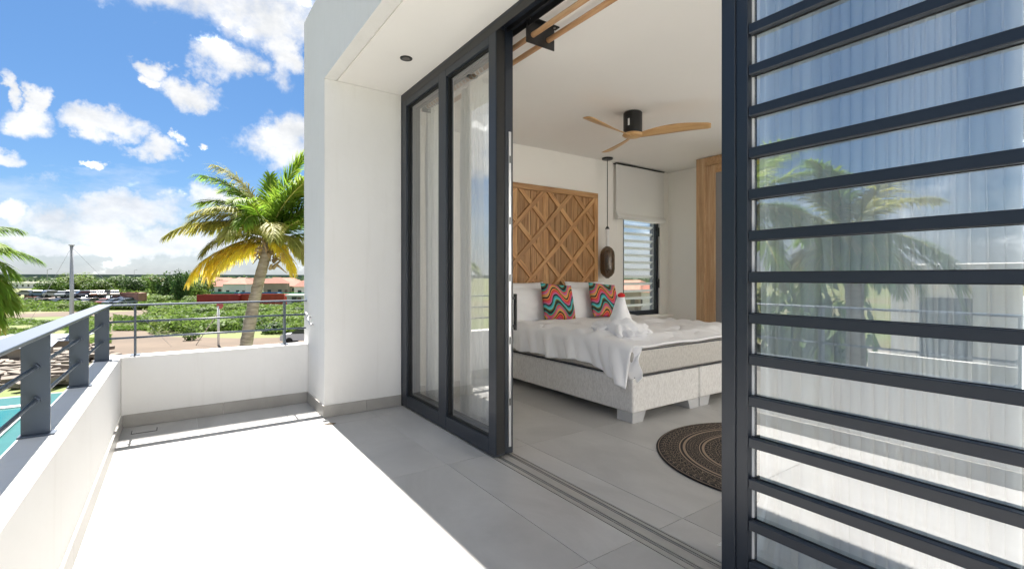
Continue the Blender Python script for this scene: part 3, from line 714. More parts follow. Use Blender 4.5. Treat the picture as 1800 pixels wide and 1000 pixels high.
board(HX1-HX0, fwid, .06, 'frame_board', frame_m((HX0+HX1)/2, HZ1-fwid/2, 0, HY-.030))
board(HX1-HX0, fwid, .06, 'frame_board', frame_m((HX0+HX1)/2, HZ0+fwid/2, 0, HY-.030))
for x in (HX0+fwid/2, HX1-fwid/2): board(HZ1-HZ0-2*fwid-.002, fwid, .059, 'frame_board', frame_m(x, (HZ0+HZ1)/2, math.pi/2, HY-.0295))
IX0, IX1, IZ0, IZ1 = HX0+fwid, HX1-fwid, HZ0+fwid, HZ1-fwid
npl = 17; pwid = (IX1-IX0)/npl; rr2 = random.Random(3)
for i in range(npl):
    board(IZ1-IZ0-.002, pwid-.003, .016+rr2.uniform(0, .006), 'plank', frame_m(IX0+(i+.5)*pwid, (IZ0+IZ1)/2, math.pi/2, HY-.026))
def clip(poly, nx, nz, c):      # keep nx*x+nz*z<=c
    out = []
    for i in range(len(poly)):
        a, b_ = poly[i], poly[(i+1) % len(poly)]; da = nx*a[0]+nz*a[1]-c; db = nx*b_[0]+nz*b_[1]-c
        if da <= 0: out.append(a)
        if (da < 0 < db) or (db < 0 < da):
            t_ = da/(da-db); out.append((a[0]+(b_[0]-a[0])*t_, a[1]+(b_[1]-a[1])*t_))
    return out
cxh, czh = (IX0+IX1)/2, 1.97-.0
step = .485
for dirn in (1, -1):
    for k in range(-7, 8):
        # strip centre line: z-cz = dirn*(x-cx) + k*step
        ang = math.pi/4*dirn; L = 2.4; wd = .062
        px_, pz_ = cxh, czh+k*step
        ca, sa = math.cos(ang), math.sin(ang)
        poly = [(px_+a*ca-b_*sa, pz_+a*sa+b_*ca) for a, b_ in ((-L, -wd/2), (L, -wd/2), (L, wd/2), (-L, wd/2))]
        for (nx, nz, c) in ((1, 0, IX1-.001), (-1, 0, -IX0-.001), (0, 1, IZ1-.001), (0, -1, -IZ0-.001)):
            if poly: poly = clip(poly, nx, nz, c)
        if len(poly) < 3: continue
        mx = frame_m(px_, pz_, ang, HY-.0)
        loc = [((x-px_)*ca+(z-pz_)*sa, -(x-px_)*sa+(z-pz_)*ca) for x, z in poly]
        if max(p[0] for p in loc)-min(p[0] for p in loc) < .09: continue
        th = .058 if dirn == 1 else .0555
        me = MB().prism(loc, .036, th).mesh('lattice_strip'); me.materials.append(M['teak'])
        o = link('lattice_strip', me); o.parent = hb; o.matrix_parent_inverse = Matrix.Translation(-Vector(hb.location)); o.matrix_basis = mx

# ------------------------------------------------------------------ pendant lamp
pd = thing('pendant_lamp', 'smoked glass pendant lamp on a thin cord beside the headboard', 'lamp', (5.19, 5.0, 3.0))
px_, py_ = 5.20, 5.0
rel(MB().lathe([(.075, -.025), (.08, -.02), (.08, -.001)], 28, (px_, py_, 3.0)).build('canopy', M['black'], smooth=False), pd)
rel(MB().tube([(px_, py_, 2.975), (px_, py_, 1.97)], .006, 8).build('cord', M['black']), pd)
rel(MB().lathe([(.012, .03), (.03, 0), (.032, -.01)], 16, (px_, py_, 1.965)).build('cap', M['black']), pd)
rel(MB().lathe([(.026, 0), (.026, -.25)], 18, (px_, py_, 1.953)).build('socket_sleeve', M['white_trim']), pd)
prof = [(.03, 0), (.07, -.03), (.098, -.075), (.108, -.13), (.108, -.33), (.098, -.39), (.07, -.43), (.035, -.455), (.02, -.47)]
sg = bpy.data.materials.new('smoked_glass'); sg.use_nodes = True; t = NT(sg.node_tree); t.n.clear()
o_ = t.new('ShaderNodeOutputMaterial'); tr_ = t.new('ShaderNodeBsdfTransparent'); tr_.inputs[0].default_value = (.35, .29, .24, 1); gl_ = t.new('ShaderNodeBsdfGlossy'); gl_.inputs['Roughness'].default_value = .05; gl_.inputs[0].default_value = (.8, .75, .7, 1)
fr_ = t.new('ShaderNodeFresnel'); fr_.inputs[0].default_value = 1.7; mx_ = t.new('ShaderNodeMixShader'); t.l.new(t.math('MULTIPLY', fr_.outputs[0], t.math('SUBTRACT', 1.0, t.new('ShaderNodeNewGeometry').outputs['Backfacing'])), mx_.inputs[0]); t.l.new(tr_.outputs[0], mx_.inputs[1]); t.l.new(gl_.outputs[0], mx_.inputs[2]); t.l.new(mx_.outputs[0], o_.inputs[0])
rel(MB().lathe(prof, 32, (px_, py_, 1.70)).build('glass_shade', sg, smooth=True), pd)
rel(MB().lathe([(.02, 0), (.028, -.05), (.02, -.24), (.01, -.27)], 16, (px_, py_, 1.63)).build('bulb', mat('bulb_glass', (.5, .42, .32), .15), smooth=True), pd)

# ------------------------------------------------------------------ ceiling fan
FXc, FYc = 3.98, 3.46
fan = thing('ceiling_fan', 'ceiling fan with three light wood blades and black motor', 'ceiling fan', (FXc, FYc, 3.0))
rel(MB().lathe([(.094, -.225), (.098, -.215), (.098, -.012), (.09, -.002)], 40, (FXc, FYc, 3.0)).build('motor_housing', M['black'], smooth=False), fan)
rel(MB().box(FXc-.099, FXc-.094, FYc-.04, FYc-.02, 2.84, 2.91).build('sensor_strip', M['white_trim']), fan)
rel(MB().lathe([(.03, -.045), (.085, -.035), (.11, -.015), (.10, -.001)], 32, (FXc, FYc, 2.774)).build('hub', M['fanwood'], smooth=True), fan)
def bladef():
    b = bmesh.new(); n = 22; top = []; 
    rings = []
    for i in range(n+1):
        s = i/n; x = .06+.71*s
        wv = .034+.056*math.sin(min(1, s*1.15)*math.pi*.62)*(1-.32*s); wv *= (1 if s < .96 else .8)
        sweep = -.035*math.sin(s*math.pi)+.02*s; z = .012*math.sin(s*math.pi)+.025*s; tw_ = -R(20*(1-s)+9)
        ring = []
        for (cc, hh) in ((-1, 0), (-.6, .006), (0, .009), (.6, .006), (1, 0), (.6, -.004), (0, -.006), (-.6, -.004)):
            yy_ = cc*wv; zz_ = hh
            ring.append(b.verts.new((x, sweep+yy_*math.cos(tw_)-zz_*math.sin(tw_), z+yy_*math.sin(tw_)+zz_*math.cos(tw_))))
        rings.append(ring)
    for i in range(n):
        for k in range(8): b.faces.new((rings[i][k], rings[i][(k+1) % 8], rings[i+1][(k+1) % 8], rings[i+1][k]))
    b.faces.new(rings[0][::-1]); b.faces.new(rings[-1]); bmesh.ops.recalc_face_normals(b, faces=b.faces)
    me = bpy.data.meshes.new('blade'); b.to_mesh(me); b.free(); me.materials.append(M['fanwood'])
    for p in me.polygons: p.use_smooth = True
    return me
bm_ = bladef()
for a in (-57, 64, 186): link('blade', bm_, None, fan, (0, 0, -.25), (0, 0, R(a)))

# ------------------------------------------------------------------ rug
def rug_mat():
    m = bpy.data.materials.new('rug_weave'); m.use_nodes = True; t = NT(m.node_tree); b = t.n['Principled BSDF']; b.inputs['Roughness'].default_value = .95
    co = t.new('ShaderNodeTexCoord').outputs['Object']; s = t.new('ShaderNodeSeparateXYZ'); t.l.new(co, s.inputs[0])
    x, y = s.outputs[0], s.outputs[1]
    r = t.math('SQRT', t.math('ADD', t.math('MULTIPLY', x, x), t.math('MULTIPLY', y, y))); th = t.math('ARCTAN2', y, x)
    def band(a, c): return t.math('MULTIPLY', t.math('GREATER_THAN', r, a), t.math('LESS_THAN', r, c))
    def orn(n, a, c, k, ph=0.):     # scrollwork between radii a and c
        q = t.math('MULTIPLY', t.math('SINE', t.math('ADD', t.math('MULTIPLY', th, n), t.math('MULTIPLY', t.math('SINE', t.math('MULTIPLY', r, k)), 2.0))), t.math('COSINE', t.math('ADD', t.math('MULTIPLY', r, k*1.3), ph)))
        nn = t.noise(co, 45, 3)
        q = t.math('ADD', q, t.math('MULTIPLY', t.math('SUBTRACT', nn, .5), 1.1))
        e = t.math('LESS_THAN', t.math('ABSOLUTE', t.math('SUBTRACT', t.math('ABSOLUTE', q), .35)), .10)
        return t.math('MULTIPLY', e, band(a, c))
    tot = None
    for e in [band(.785, .79), band(.635, .645), band(.600, .618), band(.50, .508), band(.470, .488), band(.33, .337),
              orn(44, .65, .775, 60), orn(60, .515, .595, 70, 1), orn(30, .345, .465, 46, .5), orn(12, .04, .32, 34)]:
        tot = e if tot is None else t.math('MAXIMUM', tot, e)
    fib = t.noise(co, 240, 3)
    c = t.mix(t.math('MULTIPLY', tot, .9), (.006, .005, .006), (.42, .31, .22)); c = t.mix(t.math('MULTIPLY', fib, .35), c, (.015, .012, .012))
    t.l.new(c, b.inputs['Base Color'])
    bn = t.new('ShaderNodeBump'); bn.inputs['Strength'].default_value = .6; bn.inputs['Distance'].default_value = .004
    t.l.new(fib, bn.inputs['Height']); t.l.new(bn.outputs[0], b.inputs['Normal']); return m
tag(MB().lathe([(.80, .0006), (.803, .005), (.797, .010)], 96).build('round_rug', rug_mat(), loc=(3.40, 1.67, 0)), 'round black rug with beige mandala pattern on the bedroom tiles', 'rug')

# ================================================================== OUTDOORS
cy_, sy_ = math.cos(YAW), math.sin(YAW)
def ray(px):
    k = (px-900)/FPX
    return (sy_+cy_*k, cy_-sy_*k)
def G(px, py, z=GZ):
    t_ = (EYE-z)*FPX/(py-487); d = ray(px); return Vector((d[0]*t_, d[1]*t_, z))
def D(px, t_, z=GZ):
    d = ray(px); return Vector((d[0]*t_, d[1]*t_, z))
# ground sheet
def ground_mat():
    m = bpy.data.materials.new('scrubland'); m.use_nodes = True; t = NT(m.node_tree); b = t.n['Principled BSDF']; b.inputs['Roughness'].default_value = .95
    pos = t.new('ShaderNodeNewGeometry').outputs['Position']
    n1 = t.noise(pos, .035, 8, .62); n2 = t.noise(pos, .5, 6, .65); n3 = t.noise(pos, 3, 4, .6)
    c = t.ramp(n1, [(.36, (.09, .135, .03)), (.46, (.14, .18, .045)), (.55, (.15, .14, .055)), (.66, (.20, .16, .10))])
    c = t.mix(t.math('MULTIPLY', t.math('SUBTRACT', n2, .4), 1.6, clamp=True), c, (.11, .16, .035))
    c = t.mix(t.math('MULTIPLY', n3, .4), c, (.13, .12, .06))
    t.l.new(c, b.inputs['Base Color']); return m
me = bpy.data.meshes.new('ground'); S_ = 4500
me.from_pydata([(-S_, -S_, GZ), (S_, -S_, GZ), (S_, S_, GZ), (-S_, S_, GZ)], [], [(0, 1, 2, 3)])
tag(link('ground', me, ground_mat()), kind='structure')
M['dirt'] = mat('sandy_dirt', (.115, .084, .058), .95, vary=(.25, .22), bump=(3, .4))
M['palesand'] = mat('pale_sand', (.20, .18, .145), .95, vary=(.05, .15))
def sheet(name, pts, m, dz, wob=.0, seed=0):
    P = []
    n = len(pts)
    for i in range(n):
        a, c = pts[i], pts[(i+1) % n]
        for j in range(6):
            q = j/6; p = a.lerp(c, q); w_ = wob*(a-c).length*.12
            P.append((p.x+w_*noise.noise(Vector((i+q*1.7, seed, 1))), p.y+w_*noise.noise(Vector((i+q*1.7, seed, 7))), GZ+dz))
    b = bmesh.new(); f = b.faces.new([b.verts.new(p) for p in P]); bmesh.ops.triangulate(b, faces=[f])
    for f in b.faces:
        if f.normal.z < 0: f.normal_flip()
    me = bpy.data.meshes.new(name); b.to_mesh(me); b.free()
    return tag(link(name, me, m), kind='structure')
sheet('dirt_road', [G(150, 552), G(258, 545), G(262, 549), G(232, 556), G(228, 562), G(246, 577), G(275, 591), G(420, 595), G(620, 590), G(700, 604), G(560, 625), G(300, 640), G(130, 640), G(-60, 680), G(-300, 640), G(-100, 612), G(90, 606), G(190, 590), G(196, 575), G(190, 562)], M['dirt'], .02, .5, 1)
sheet('dirt_path', [G(-60, 556), G(60, 551), G(130, 547.5), G(150, 552), G(192, 556), G(100, 556.5), G(-60, 562)], M['dirt'], .03, .5, 2)
sheet('sand_flat', [D(-40, 420), D(95, 400), D(90, 560), D(-60, 560)], M['palesand'], .03, .4, 3)
sheet('sand_flat', [D(150, 400), D(205, 410), D(200, 560), D(140, 560)], M['palesand'], .03, .4, 4)
# yard paving near the pool
sheet('yard_paving', [Vector((-20, 35, GZ)), Vector((-2, 34.2, GZ)), Vector((3, 8, GZ)), Vector((-40, -14, GZ)), Vector((-46, 20, GZ))], mat('yard_concrete', (.24, .22, .19), .9, vary=(.6, .2), bump=(4, .3)), .025, .1, 5)

# pool
pm = mat('pool_tile_turquoise', (.006, .105, .095), .3, vary=(1.5, .08))
pool = thing('swimming_pool', 'turquoise swimming pool below the balcony railing', 'pool', (-9, 26, GZ))
rel(MB().box(-15, -4.4, 16.5, 33.3, GZ+.03, GZ+.16, .02, 1).build('deck_rim', pm), pool)
rel(MB().box(-14.5, -5.6, 17, 30.4, GZ+.161, GZ+.20).build('water', mat('pool_water', (.007, .13, .115), .06, vary=(.8, .1), bump=(2.5, .25))), pool)
rel(MB().box(-14.9, -5.3, 30.4, 30.75, GZ+.165, GZ+.26, .02, 1).box(-5.6, -5.3, 17, 30.4, GZ+.165, GZ+.26, .02, 1).build('coping', M['white_trim']), pool)

# ---- foliage meshes
def leafcloud(n, lobes, size, seed, up=.3, shell=.55):
    rd = random.Random(seed); vs = []; fs = []
    for _ in range(n):
        c, r = rd.choice(lobes)
        d = Vector((rd.gauss(0, 1), rd.gauss(0, 1), rd.gauss(0, 1)))
        if d.length < 1e-3: continue
        d.normalize(); rad = (shell+(1-shell)*rd.random()**.6)*(1+.22*noise.noise(d*2.3+Vector((seed, c[0], c[1]))))
        p = Vector((c[0]+d.x*r[0]*rad, c[1]+d.y*r[1]*rad, c[2]+d.z*r[2]*rad))
        if p.z < 0.02: p.z = abs(p.z)*.3+.02
        nrm = (d+Vector((rd.uniform(-1, 1), rd.uniform(-1, 1), rd.uniform(-.4, 1)+up))*.8).normalized()
        a = nrm.cross(Vector((rd.uniform(-1, 1), rd.uniform(-1, 1), rd.uniform(-1, 1)))).normalized(); b_ = nrm.cross(a)
        s = size*rd.uniform(.55, 1.3); k = len(vs)
        vs += [p-a*s, p+b_*s*.42, p+a*s, p-b_*s*.42]; fs.append((k, k+1, k+2, k+3))
    me = bpy.data.meshes.new('foliage'); me.from_pydata([tuple(v) for v in vs], [], fs); me.update(); return me
M['leaf_a'] = leaf('leaf_green', (.05, .095, .018), (.08, .14, .028), (.13, .19, .045), .3, .4, .22)
M['leaf_b'] = leaf('leaf_bright', (.09, .15, .028), (.14, .215, .045), (.22, .28, .08), .25, .4, .22)
M['leaf_c'] = leaf('leaf_dark', (.028, .06, .018), (.045, .09, .026), (.075, .125, .035), .5, .35, .2)
M['bark'] = mat('bark', (.16, .12, .09), .9, vary=(3, .3), bump=(12, .5))
def lobes(rd, n, R_, H):
    L = []
    for i in range(n):
        a = rd.uniform(0, 6.28); q = rd.uniform(0, .62)*R_
        s = rd.uniform(.38, .62)
        L.append(((q*math.cos(a), q*math.sin(a), H*rd.uniform(.38, .72)), (R_*s, R_*s, H*.34*rd.uniform(.8, 1.25))))
    return L
shrub_me = []
for i in range(5):
    rd = random.Random(40+i); me = leafcloud(420, [((0.35*rd.uniform(-1,1)*1.0, .4*rd.uniform(-1,1), .38), (.55, .55, .42)) for _ in range(4)], .11, 60+i)
    me.materials.append(M[['leaf_a', 'leaf_b', 'leaf_b', 'leaf_a', 'leaf_c'][i]]); shrub_me.append(me)
tree_me = []
for i in range(4):
    rd = random.Random(80+i); me = leafcloud(900, lobes(rd, 8, 1.0, 1.3), .095, 90+i, shell=.5)
    me.materials.append(M[['leaf_a', 'leaf_c', 'leaf_b', 'leaf_a'][i]]); tree_me.append(me)
trunk_me = MB().tube([(0, 0, -.02), (.02, 0, .3), (-.03, .02, .62)], [.06, .045, .03], 7).tube([(.01, 0, .28), (.25, .1, .66)], [.03, .012], 6).tube([(.0, 0, .33), (-.24, -.12, .72)], [.03, .012], 6).mesh('trunk'); trunk_me.materials.append(M['bark'])
def place_tree(p, rad, h, k, label, group=None):
    t_ = thing('tree', label, 'tree', tuple(p), random.uniform(0, 6.28), group)
    a = link('crown', tree_me[k % 4], None, t_); a.scale = (rad, rad, h/1.3*1.05)
    a = link('trunk', trunk_me, None, t_); a.scale = (rad, rad, h/1.3)
    return t_
def place_shrub(p, rad, h, k, label, group=None):
    o = link('shrub', shrub_me[k % 5], None, None, tuple(p), (0, 0, random.uniform(0, 6.28))); o.scale = (rad, rad, h)
    return tag(o, label, 'shrub', group)

# mid-distance trees behind the yard of old cars (px, depth, radius, height)
TR = [(95, 150, 5.5, 5.0), (118, 158, 6, 6.5), (150, 165, 6, 6.8), (172, 150, 5, 5), (205, 168, 6.5, 6.2), (232, 160, 5, 5.6), (258, 170, 6, 6.4),
      (283, 160, 5, 6.6), (300, 125, 4.2, 6.6), (322, 118, 3.6, 5.4), (340, 125, 4, 5.0), (355, 150, 5, 6)]
for i, (px, t_, r_, h_) in enumerate(TR):
    place_tree(D(px, t_), r_, h_, i+(1 if px in (300, 322, 118) else 0), 'bushy green tree in the belt beyond the yard of old cars', 'trees beyond the car yard')
place_tree(D(312, 112), 2.6, 7.0, 1, 'slim dark tree rising left of the palm beyond the scrub')
place_tree(D(328, 116), 2.2, 7.4, 3, 'taller feathery tree just left of the yellow palm frond')
for i, (px, t_) in enumerate([(400, 170), (430, 190), (505, 180), (530, 160), (555, 170), (385, 210), (462, 200), (575, 130), (1090, 140), (1190, 150)]):
    place_tree(D(px, t_), random.uniform(3, 5), random.uniform(3.6, 5.4), i, 'green tree among the red-roofed houses far behind', 'trees among the far houses')
# far tree line on the horizon as one mass
rd = random.Random(11); vs = []; fs = []
for _ in range(16000):
    px = rd.uniform(-900, 2000); k = rd.random()
    t_ = 420+520*k if rd.random() < .7 else rd.uniform(230, 420)
    if (-50 < px < 100 or 140 < px < 208) and t_ < 570: continue
    p = D(px, t_); h_ = (2.0+3.2*noise.noise(Vector((px*.02, k*3, 4)))+2.5*noise.noise(Vector((px*.11, 2, 4))))*(t_/450)**.5
    p.z = GZ+max(.4, h_+2)*rd.random(); s = rd.uniform(1.2, 2.4)*t_/500
    a = Vector((rd.uniform(-1, 1), rd.uniform(-1, 1), rd.uniform(-.5, .5))).normalized(); b_ = a.cross(Vector((rd.uniform(-1, 1), rd.uniform(-1, 1), rd.uniform(-1, 1)))).normalized()
    q = len(vs); vs += [p-a*s*1.5, p+b_*s*.7, p+a*s*1.5, p-b_*s*.7]; fs.append((q, q+1, q+2, q+3))
me = bpy.data.meshes.new('tree_line'); me.from_pydata([tuple(v) for v in vs], [], fs)
tag(link('tree_line', me, leaf('far_tree_green', (.035, .06, .035), (.06, .095, .05), (.09, .13, .06), .05)), 'low dark line of trees along the far horizon', 'tree line', kind='stuff')
# low distant ridge
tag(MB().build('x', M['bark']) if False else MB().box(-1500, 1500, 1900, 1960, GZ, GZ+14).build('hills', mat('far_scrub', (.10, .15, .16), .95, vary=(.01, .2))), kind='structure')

# undergrowth filling the fields
vs = []; fs = []
def scatter(n, px0, px1, py0, py1, size, hmax, dens_scale=.12, thr=.42, seed=0):
    rd = random.Random(seed); c = 0; tries = 0
    while c < n and tries < n*8:
        tries += 1
        px = rd.uniform(px0, px1); py = rd.uniform(py0, py1); p = G(px, py)
        dn = .5+.5*noise.noise(Vector((p.x*dens_scale, p.y*dens_scale, seed)))
        if dn < thr: continue
        p.z = GZ+hmax*(dn-thr)/(1-thr)*rd.random()**.5*1.8
        t_ = p.length; s = size*rd.uniform(.5, 1.3)*(t_/60)**.7
        a = Vector((rd.uniform(-1, 1), rd.uniform(-1, 1), rd.uniform(-.2, .6))).normalized(); b_ = a.cross(Vector((rd.uniform(-1, 1), rd.uniform(-1, 1), rd.uniform(0, 1)))).normalized()
        q = len(vs); vs.extend([p-a*s, p+b_*s*.45, p+a*s, p-b_*s*.45]); fs.append((q, q+1, q+2, q+3)); c += 1
scatter(26000, 262, 700, 540, 588, .24, 1.5, .10, .33, 1)
scatter(9000, 255, 560, 526, 545, .28, 1.3, .06, .40, 2)
scatter(11000, -60, 195, 562, 604, .20, .7, .16, .42, 3)
scatter(6000, -20, 150, 534, 548, .30, 1.2, .05, .40, 4)
scatter(5000, 150, 262, 533, 545, .30, 1.0, .05, .42, 5)
scatter(9000, 60, 360, 508, 520, .35, 1.6, .03, .36, 6)
scatter(5000, 200, 262, 556, 582, .18, .4, .2, .35, 7)
scatter(6000, 340, 560, 512, 527, .3, 1.4, .05, .40, 8)
me = bpy.data.meshes.new('undergrowth'); me.from_pydata([tuple(v) for v in vs], [], fs)
tag(link('undergrowth', me, M['leaf_b']), 'low green undergrowth covering the fields beyond the balcony', 'undergrowth', kind='stuff')
# single shrubs that stand out
rd = random.Random(21); SH1, SH2, SH3 = [], [], []; TONE = ['mid-green', 'bright green', 'bright green', 'mid-green', 'dark green']
for i in range(84):
    px = rd.uniform(262, 560); py = rd.uniform(541, 585)
    if px < 300 and py > 575: continue
    r_ = rd.uniform(.9, 2.2); kk = rd.randrange(5); o = place_shrub(G(px, py), r_, r_*rd.uniform(.6, .9), kk, 'x', 'shrubs in the scrub field'); SH1.append((o, px, -py, TONE[kk]))
for i in range(34):
    px = rd.uniform(-40, 150) if i % 2 else rd.uniform(-40, 200); py = rd.uniform(536, 548) if i % 2 else rd.uniform(566, 592)
    r_ = rd.uniform(.8, 2.0)*(1.3 if i % 2 else .6); kk = rd.randrange(5); o = place_shrub(G(px, py), r_, r_*rd.uniform(.6, .95), kk, 'x', 'shrubs on the left field'); SH2.append((o, px, -py, TONE[kk]))
for i in range(26):
    px = rd.uniform(250, 350); py = rd.uniform(516, 536); r_ = rd.uniform(1.6, 3)
    kk = rd.randrange(5); o = place_shrub(G(px, py), r_, r_*.85, kk, 'x', 'bushes by the red container'); SH3.append((o, px, -py, TONE[kk]))
place_shrub(G(337, 598), .9, 1.7, 0, 'dark upright bush at the edge of the dirt road by the white post')

# ---- palms
M['frond'] = leaf('palm_green', (.10, .20, .02), (.20, .32, .035), (.36, .42, .06), 1.5, .5, .3)
M['frond_y'] = leaf('palm_yellow', (.85, .68, .05), (.90, .78, .10), (.66, .46, .22), 2.5, .45, .2)
M['frond_o'] = leaf('palm_olive', (.20, .22, .045), (.34, .34, .08), (.46, .38, .12), 3.0, .45, .3)
M['rachis'] = mat('palm_rib', (.42, .40, .10), .6, vary=(4, .2))
M['dry'] = mat('dry_palm_fibre', (.30, .22, .13), .95, vary=(8, .35), bump=(30, .5))
def trunk_mat():
    m = bpy.data.materials.new('palm_bark'); m.use_nodes = True; t = NT(m.node_tree); b = t.n['Principled BSDF']; b.inputs['Roughness'].default_value = .9
    pos = t.new('ShaderNodeNewGeometry').outputs['Position']
    n = t.noise(t.mapping(pos, (3, 3, 14)), 1.2, 6, .65); c = t.ramp(n, [(.3, (.15, .12, .09)), (.55, (.30, .26, .21)), (.75, (.44, .39, .33))])
    t.l.new(c, b.inputs['Base Color']); bn = t.new('ShaderNodeBump'); bn.inputs['Strength'].default_value = .6; bn.inputs['Distance'].default_value = .03
    t.l.new(n, bn.inputs['Height']); t.l.new(bn.outputs[0], b.inputs['Normal']); return m
M['ptrunk'] = trunk_mat()
def frond(parent, base, azd, eld, L, droop, m, seed, leafL=.62, hang=.5, wind=(0, 0), rib=None):
    """feather frond: azd/eld start direction, droop total bend in degrees"""
    rd = random.Random(seed); N = 30; pts = []; p = Vector(base); e = R(eld); a = R(azd)
    for i in range(N+1):
        s = i/N; pts.append(p.copy()); e2 = e-R(droop)*s**1.25
        d = Vector((math.cos(e2)*math.cos(a), math.cos(e2)*math.sin(a), math.sin(e2)))
        d += Vector((wind[0], wind[1], 0))*s*.6; d.normalize(); p = p+d*L/N
    vs = []; fs = []
    nl = int(125*L/2.8)+16
    for i in range(nl):
        s = .10+.90*i/nl; f = s*N; k = min(N-1, int(f)); q = pts[k].lerp(pts[k+1], f-k); tdir = (pts[k+1]-pts[k]).normalized()
        side = tdir.cross(Vector((0, 0, 1))); side = side.normalized() if side.length > .05 else Vector((1, 0, 0))
        upv = side.cross(tdir).normalized()
        ll = leafL*(math.sin((.12+.80*s)*math.pi)**.55)*rd.uniform(.8, 1.12)
        for sg in (-1, 1):
            if rd.random() < .05: continue
            dd = (side*sg*(.75-.3*s)+tdir*(.45+.55*s)+upv*rd.uniform(.0, .3)+Vector((rd.uniform(-.12, .12),)*3)+Vector((wind[0], wind[1], 0))*.3).normalized()
            w_ = .019*rd.uniform(.8, 1.2); P_ = q.copy(); wn_ = dd.cross(upv).normalized()*w_; prev = None
            for j in range(4):
                ss = j/3; ww = wn_*(1-.15*j if j < 3 else .08)*(.55 if j == 0 else 1)
                i0 = len(vs); vs += [P_-ww, P_+ww]
                if prev is not None: fs.append((prev, prev+1, i0+1, i0))
                prev = i0
                d2 = (dd-Vector((0, 0, 1))*hang*(ss+.25)**1.2*rd.uniform(.8, 1.3)).normalized(); P_ = P_+d2*ll/3
    me = bpy.data.meshes.new('frond'); me.from_pydata([tuple(v) for v in vs], [], fs)
    o = link('frond', me, m, parent)
    rbm = MB(); rbm.tube(pts, [.028*(1-.85*i/N) for i in range(N+1)], 6); rbm.build('rib', rib or M['rachis'], o, smooth=True)
    return o
def palm(label, base, top, r0, r1, fronds, seed, group=None):
    t_ = thing('palm_tree', label, 'palm tree', tuple(base), 0, group)
    B = Vector((0, 0, 0)); T = Vector(top)-Vector(base); n = 60; pts = []; rad = []
    for i in range(n+1):
        s = i/n; p = B.lerp(T, s); p.x += .35*math.sin(s*math.pi)*(-1); pts.append(p)
        rad.append((r0+(r1-r0)*s)*(1+.07*(i % 2))*(1+.35*max(0, .06-s)/.06))
    b = MB(); b.tube(pts, rad, 16)
    for v in b.b.verts: v.co += Vector((1, .6, 0))*.02*noise.noise(v.co*5)
    b.build('trunk', M['ptrunk'], t_, smooth=True)
    # fibrous boss and old leaf bases
    rd = random.Random(seed); b = MB()
    for i in range(46):
        a = rd.uniform(0, 6.28); z0 = rd.uniform(-.75, .05); d = Vector((math.cos(a), math.sin(a), 0)); q = T+Vector((0, 0, z0))+d*r1*.8
        L_ = rd.uniform(.18, .5); b.tube([q, q+d*.12+Vector((0, 0, .10)), q+d*(.12+L_*.6)+Vector((0, 0, .10+L_*rd.uniform(-.9, .5)))], [.05, .035, .008], 5)
    b.build('leaf_bases', M['dry'], t_)
    for k, (azd, eld, L, dr_, mk, ll, hg) in enumerate(fronds):
        frond(t_, T+Vector((rd.uniform(-.06, .06), rd.uniform(-.06, .06), rd.uniform(-.1, .12))), azd, eld, L, dr_, M[mk], seed*50+k, ll, hg, WIND)
    return t_
# screen-left in world is direction -(cos yaw, -sin yaw): azimuth 145 deg; screen-right 325 deg; away 55 deg; towards 235 deg
WIND = (.10, -.07)
top = D(473, 13.5, EYE+(487-426)/FPX*13.5); base = D(432, 13.2)
FR = [(150, 30, 2.9, 66, 'frond_o', .62, 1.2), (140, 38, 2.6, 70, 'frond_o', .6, 1.0), (158, 4, 2.3, 66, 'frond_y', .80, 2.2), (142, 8, 2.1, 70, 'frond_y', .85, 2.4), (172, -8, 1.7, 60, 'frond_y', .75, 2.2), (150, 2, 1.9, 60, 'frond_y', .85, 2.6),
      (120, 70, 2.7, 70, 'frond', .85, .8), (150, 80, 2.6, 60, 'frond_o', .8, .9), (146, 72, 2.7, 66, 'frond', .85, .9), (330, 55, 3.3, 45, 'frond', .9, .65), (318, 40, 3.3, 55, 'frond', .9, .7), (345, 68, 3.2, 52, 'frond', .9, .6), (300, 62, 3.0, 60, 'frond', .9, .8),
      (10, 55, 2.9, 70, 'frond', .65, .6), (50, 45, 2.8, 80, 'frond', .62, .7), (80, 60, 2.6, 80, 'frond_o', .6, .7), (235, 62, 2.4, 85, 'frond', .6, .8), (262, 42, 2.4, 95, 'frond_o', .6, .9), (205, 52, 2.3, 90, 'frond_o', .58, 1.0),
      (322, 12, 2.7, 62, 'frond_o', .62, 1.2), (152, 66, 2.3, 85, 'frond', .75, .8), (135, 52, 2.1, 90, 'frond_o', .75, 1.0), (165, 48, 2.2, 85, 'frond_o', .75, 1.1), (240, 50, 1.9, 95, 'frond', .75, 1.1), (325, 70, 3.0, 50, 'frond', .8, .5), (340, 48, 3.0, 60, 'frond', .8, .6), (225, 35, 1.8, 90, 'frond_o', .7, 1.3), (312, 45, 2.6, 70, 'frond', .62, .8), (338, 28, 2.6, 70, 'frond', .62, .9), (145, 58, 2.2, 85, 'frond_o', .6, .9), (155, 30, 2.0, 90, 'frond_o', .6, 1.2), (335, -10, 2.0, 70, 'frond_y', .62, 1.7), (300, -20, 1.4, 60, 'frond_y', .5, 1.8), (285, 20, 2.2, 80, 'frond_o', .6, 1.1), (320, 80, 2.8, 35, 'frond', .6, .4), (90, 85, 2.2, 30, 'frond', .5, .4)]
palm('tall coconut palm with yellow drooping fronds beyond the far parapet', base, top, .205, .125, FR, 1)
top = D(-125, 11.5, EYE+.2); base = D(-150, 11.5)
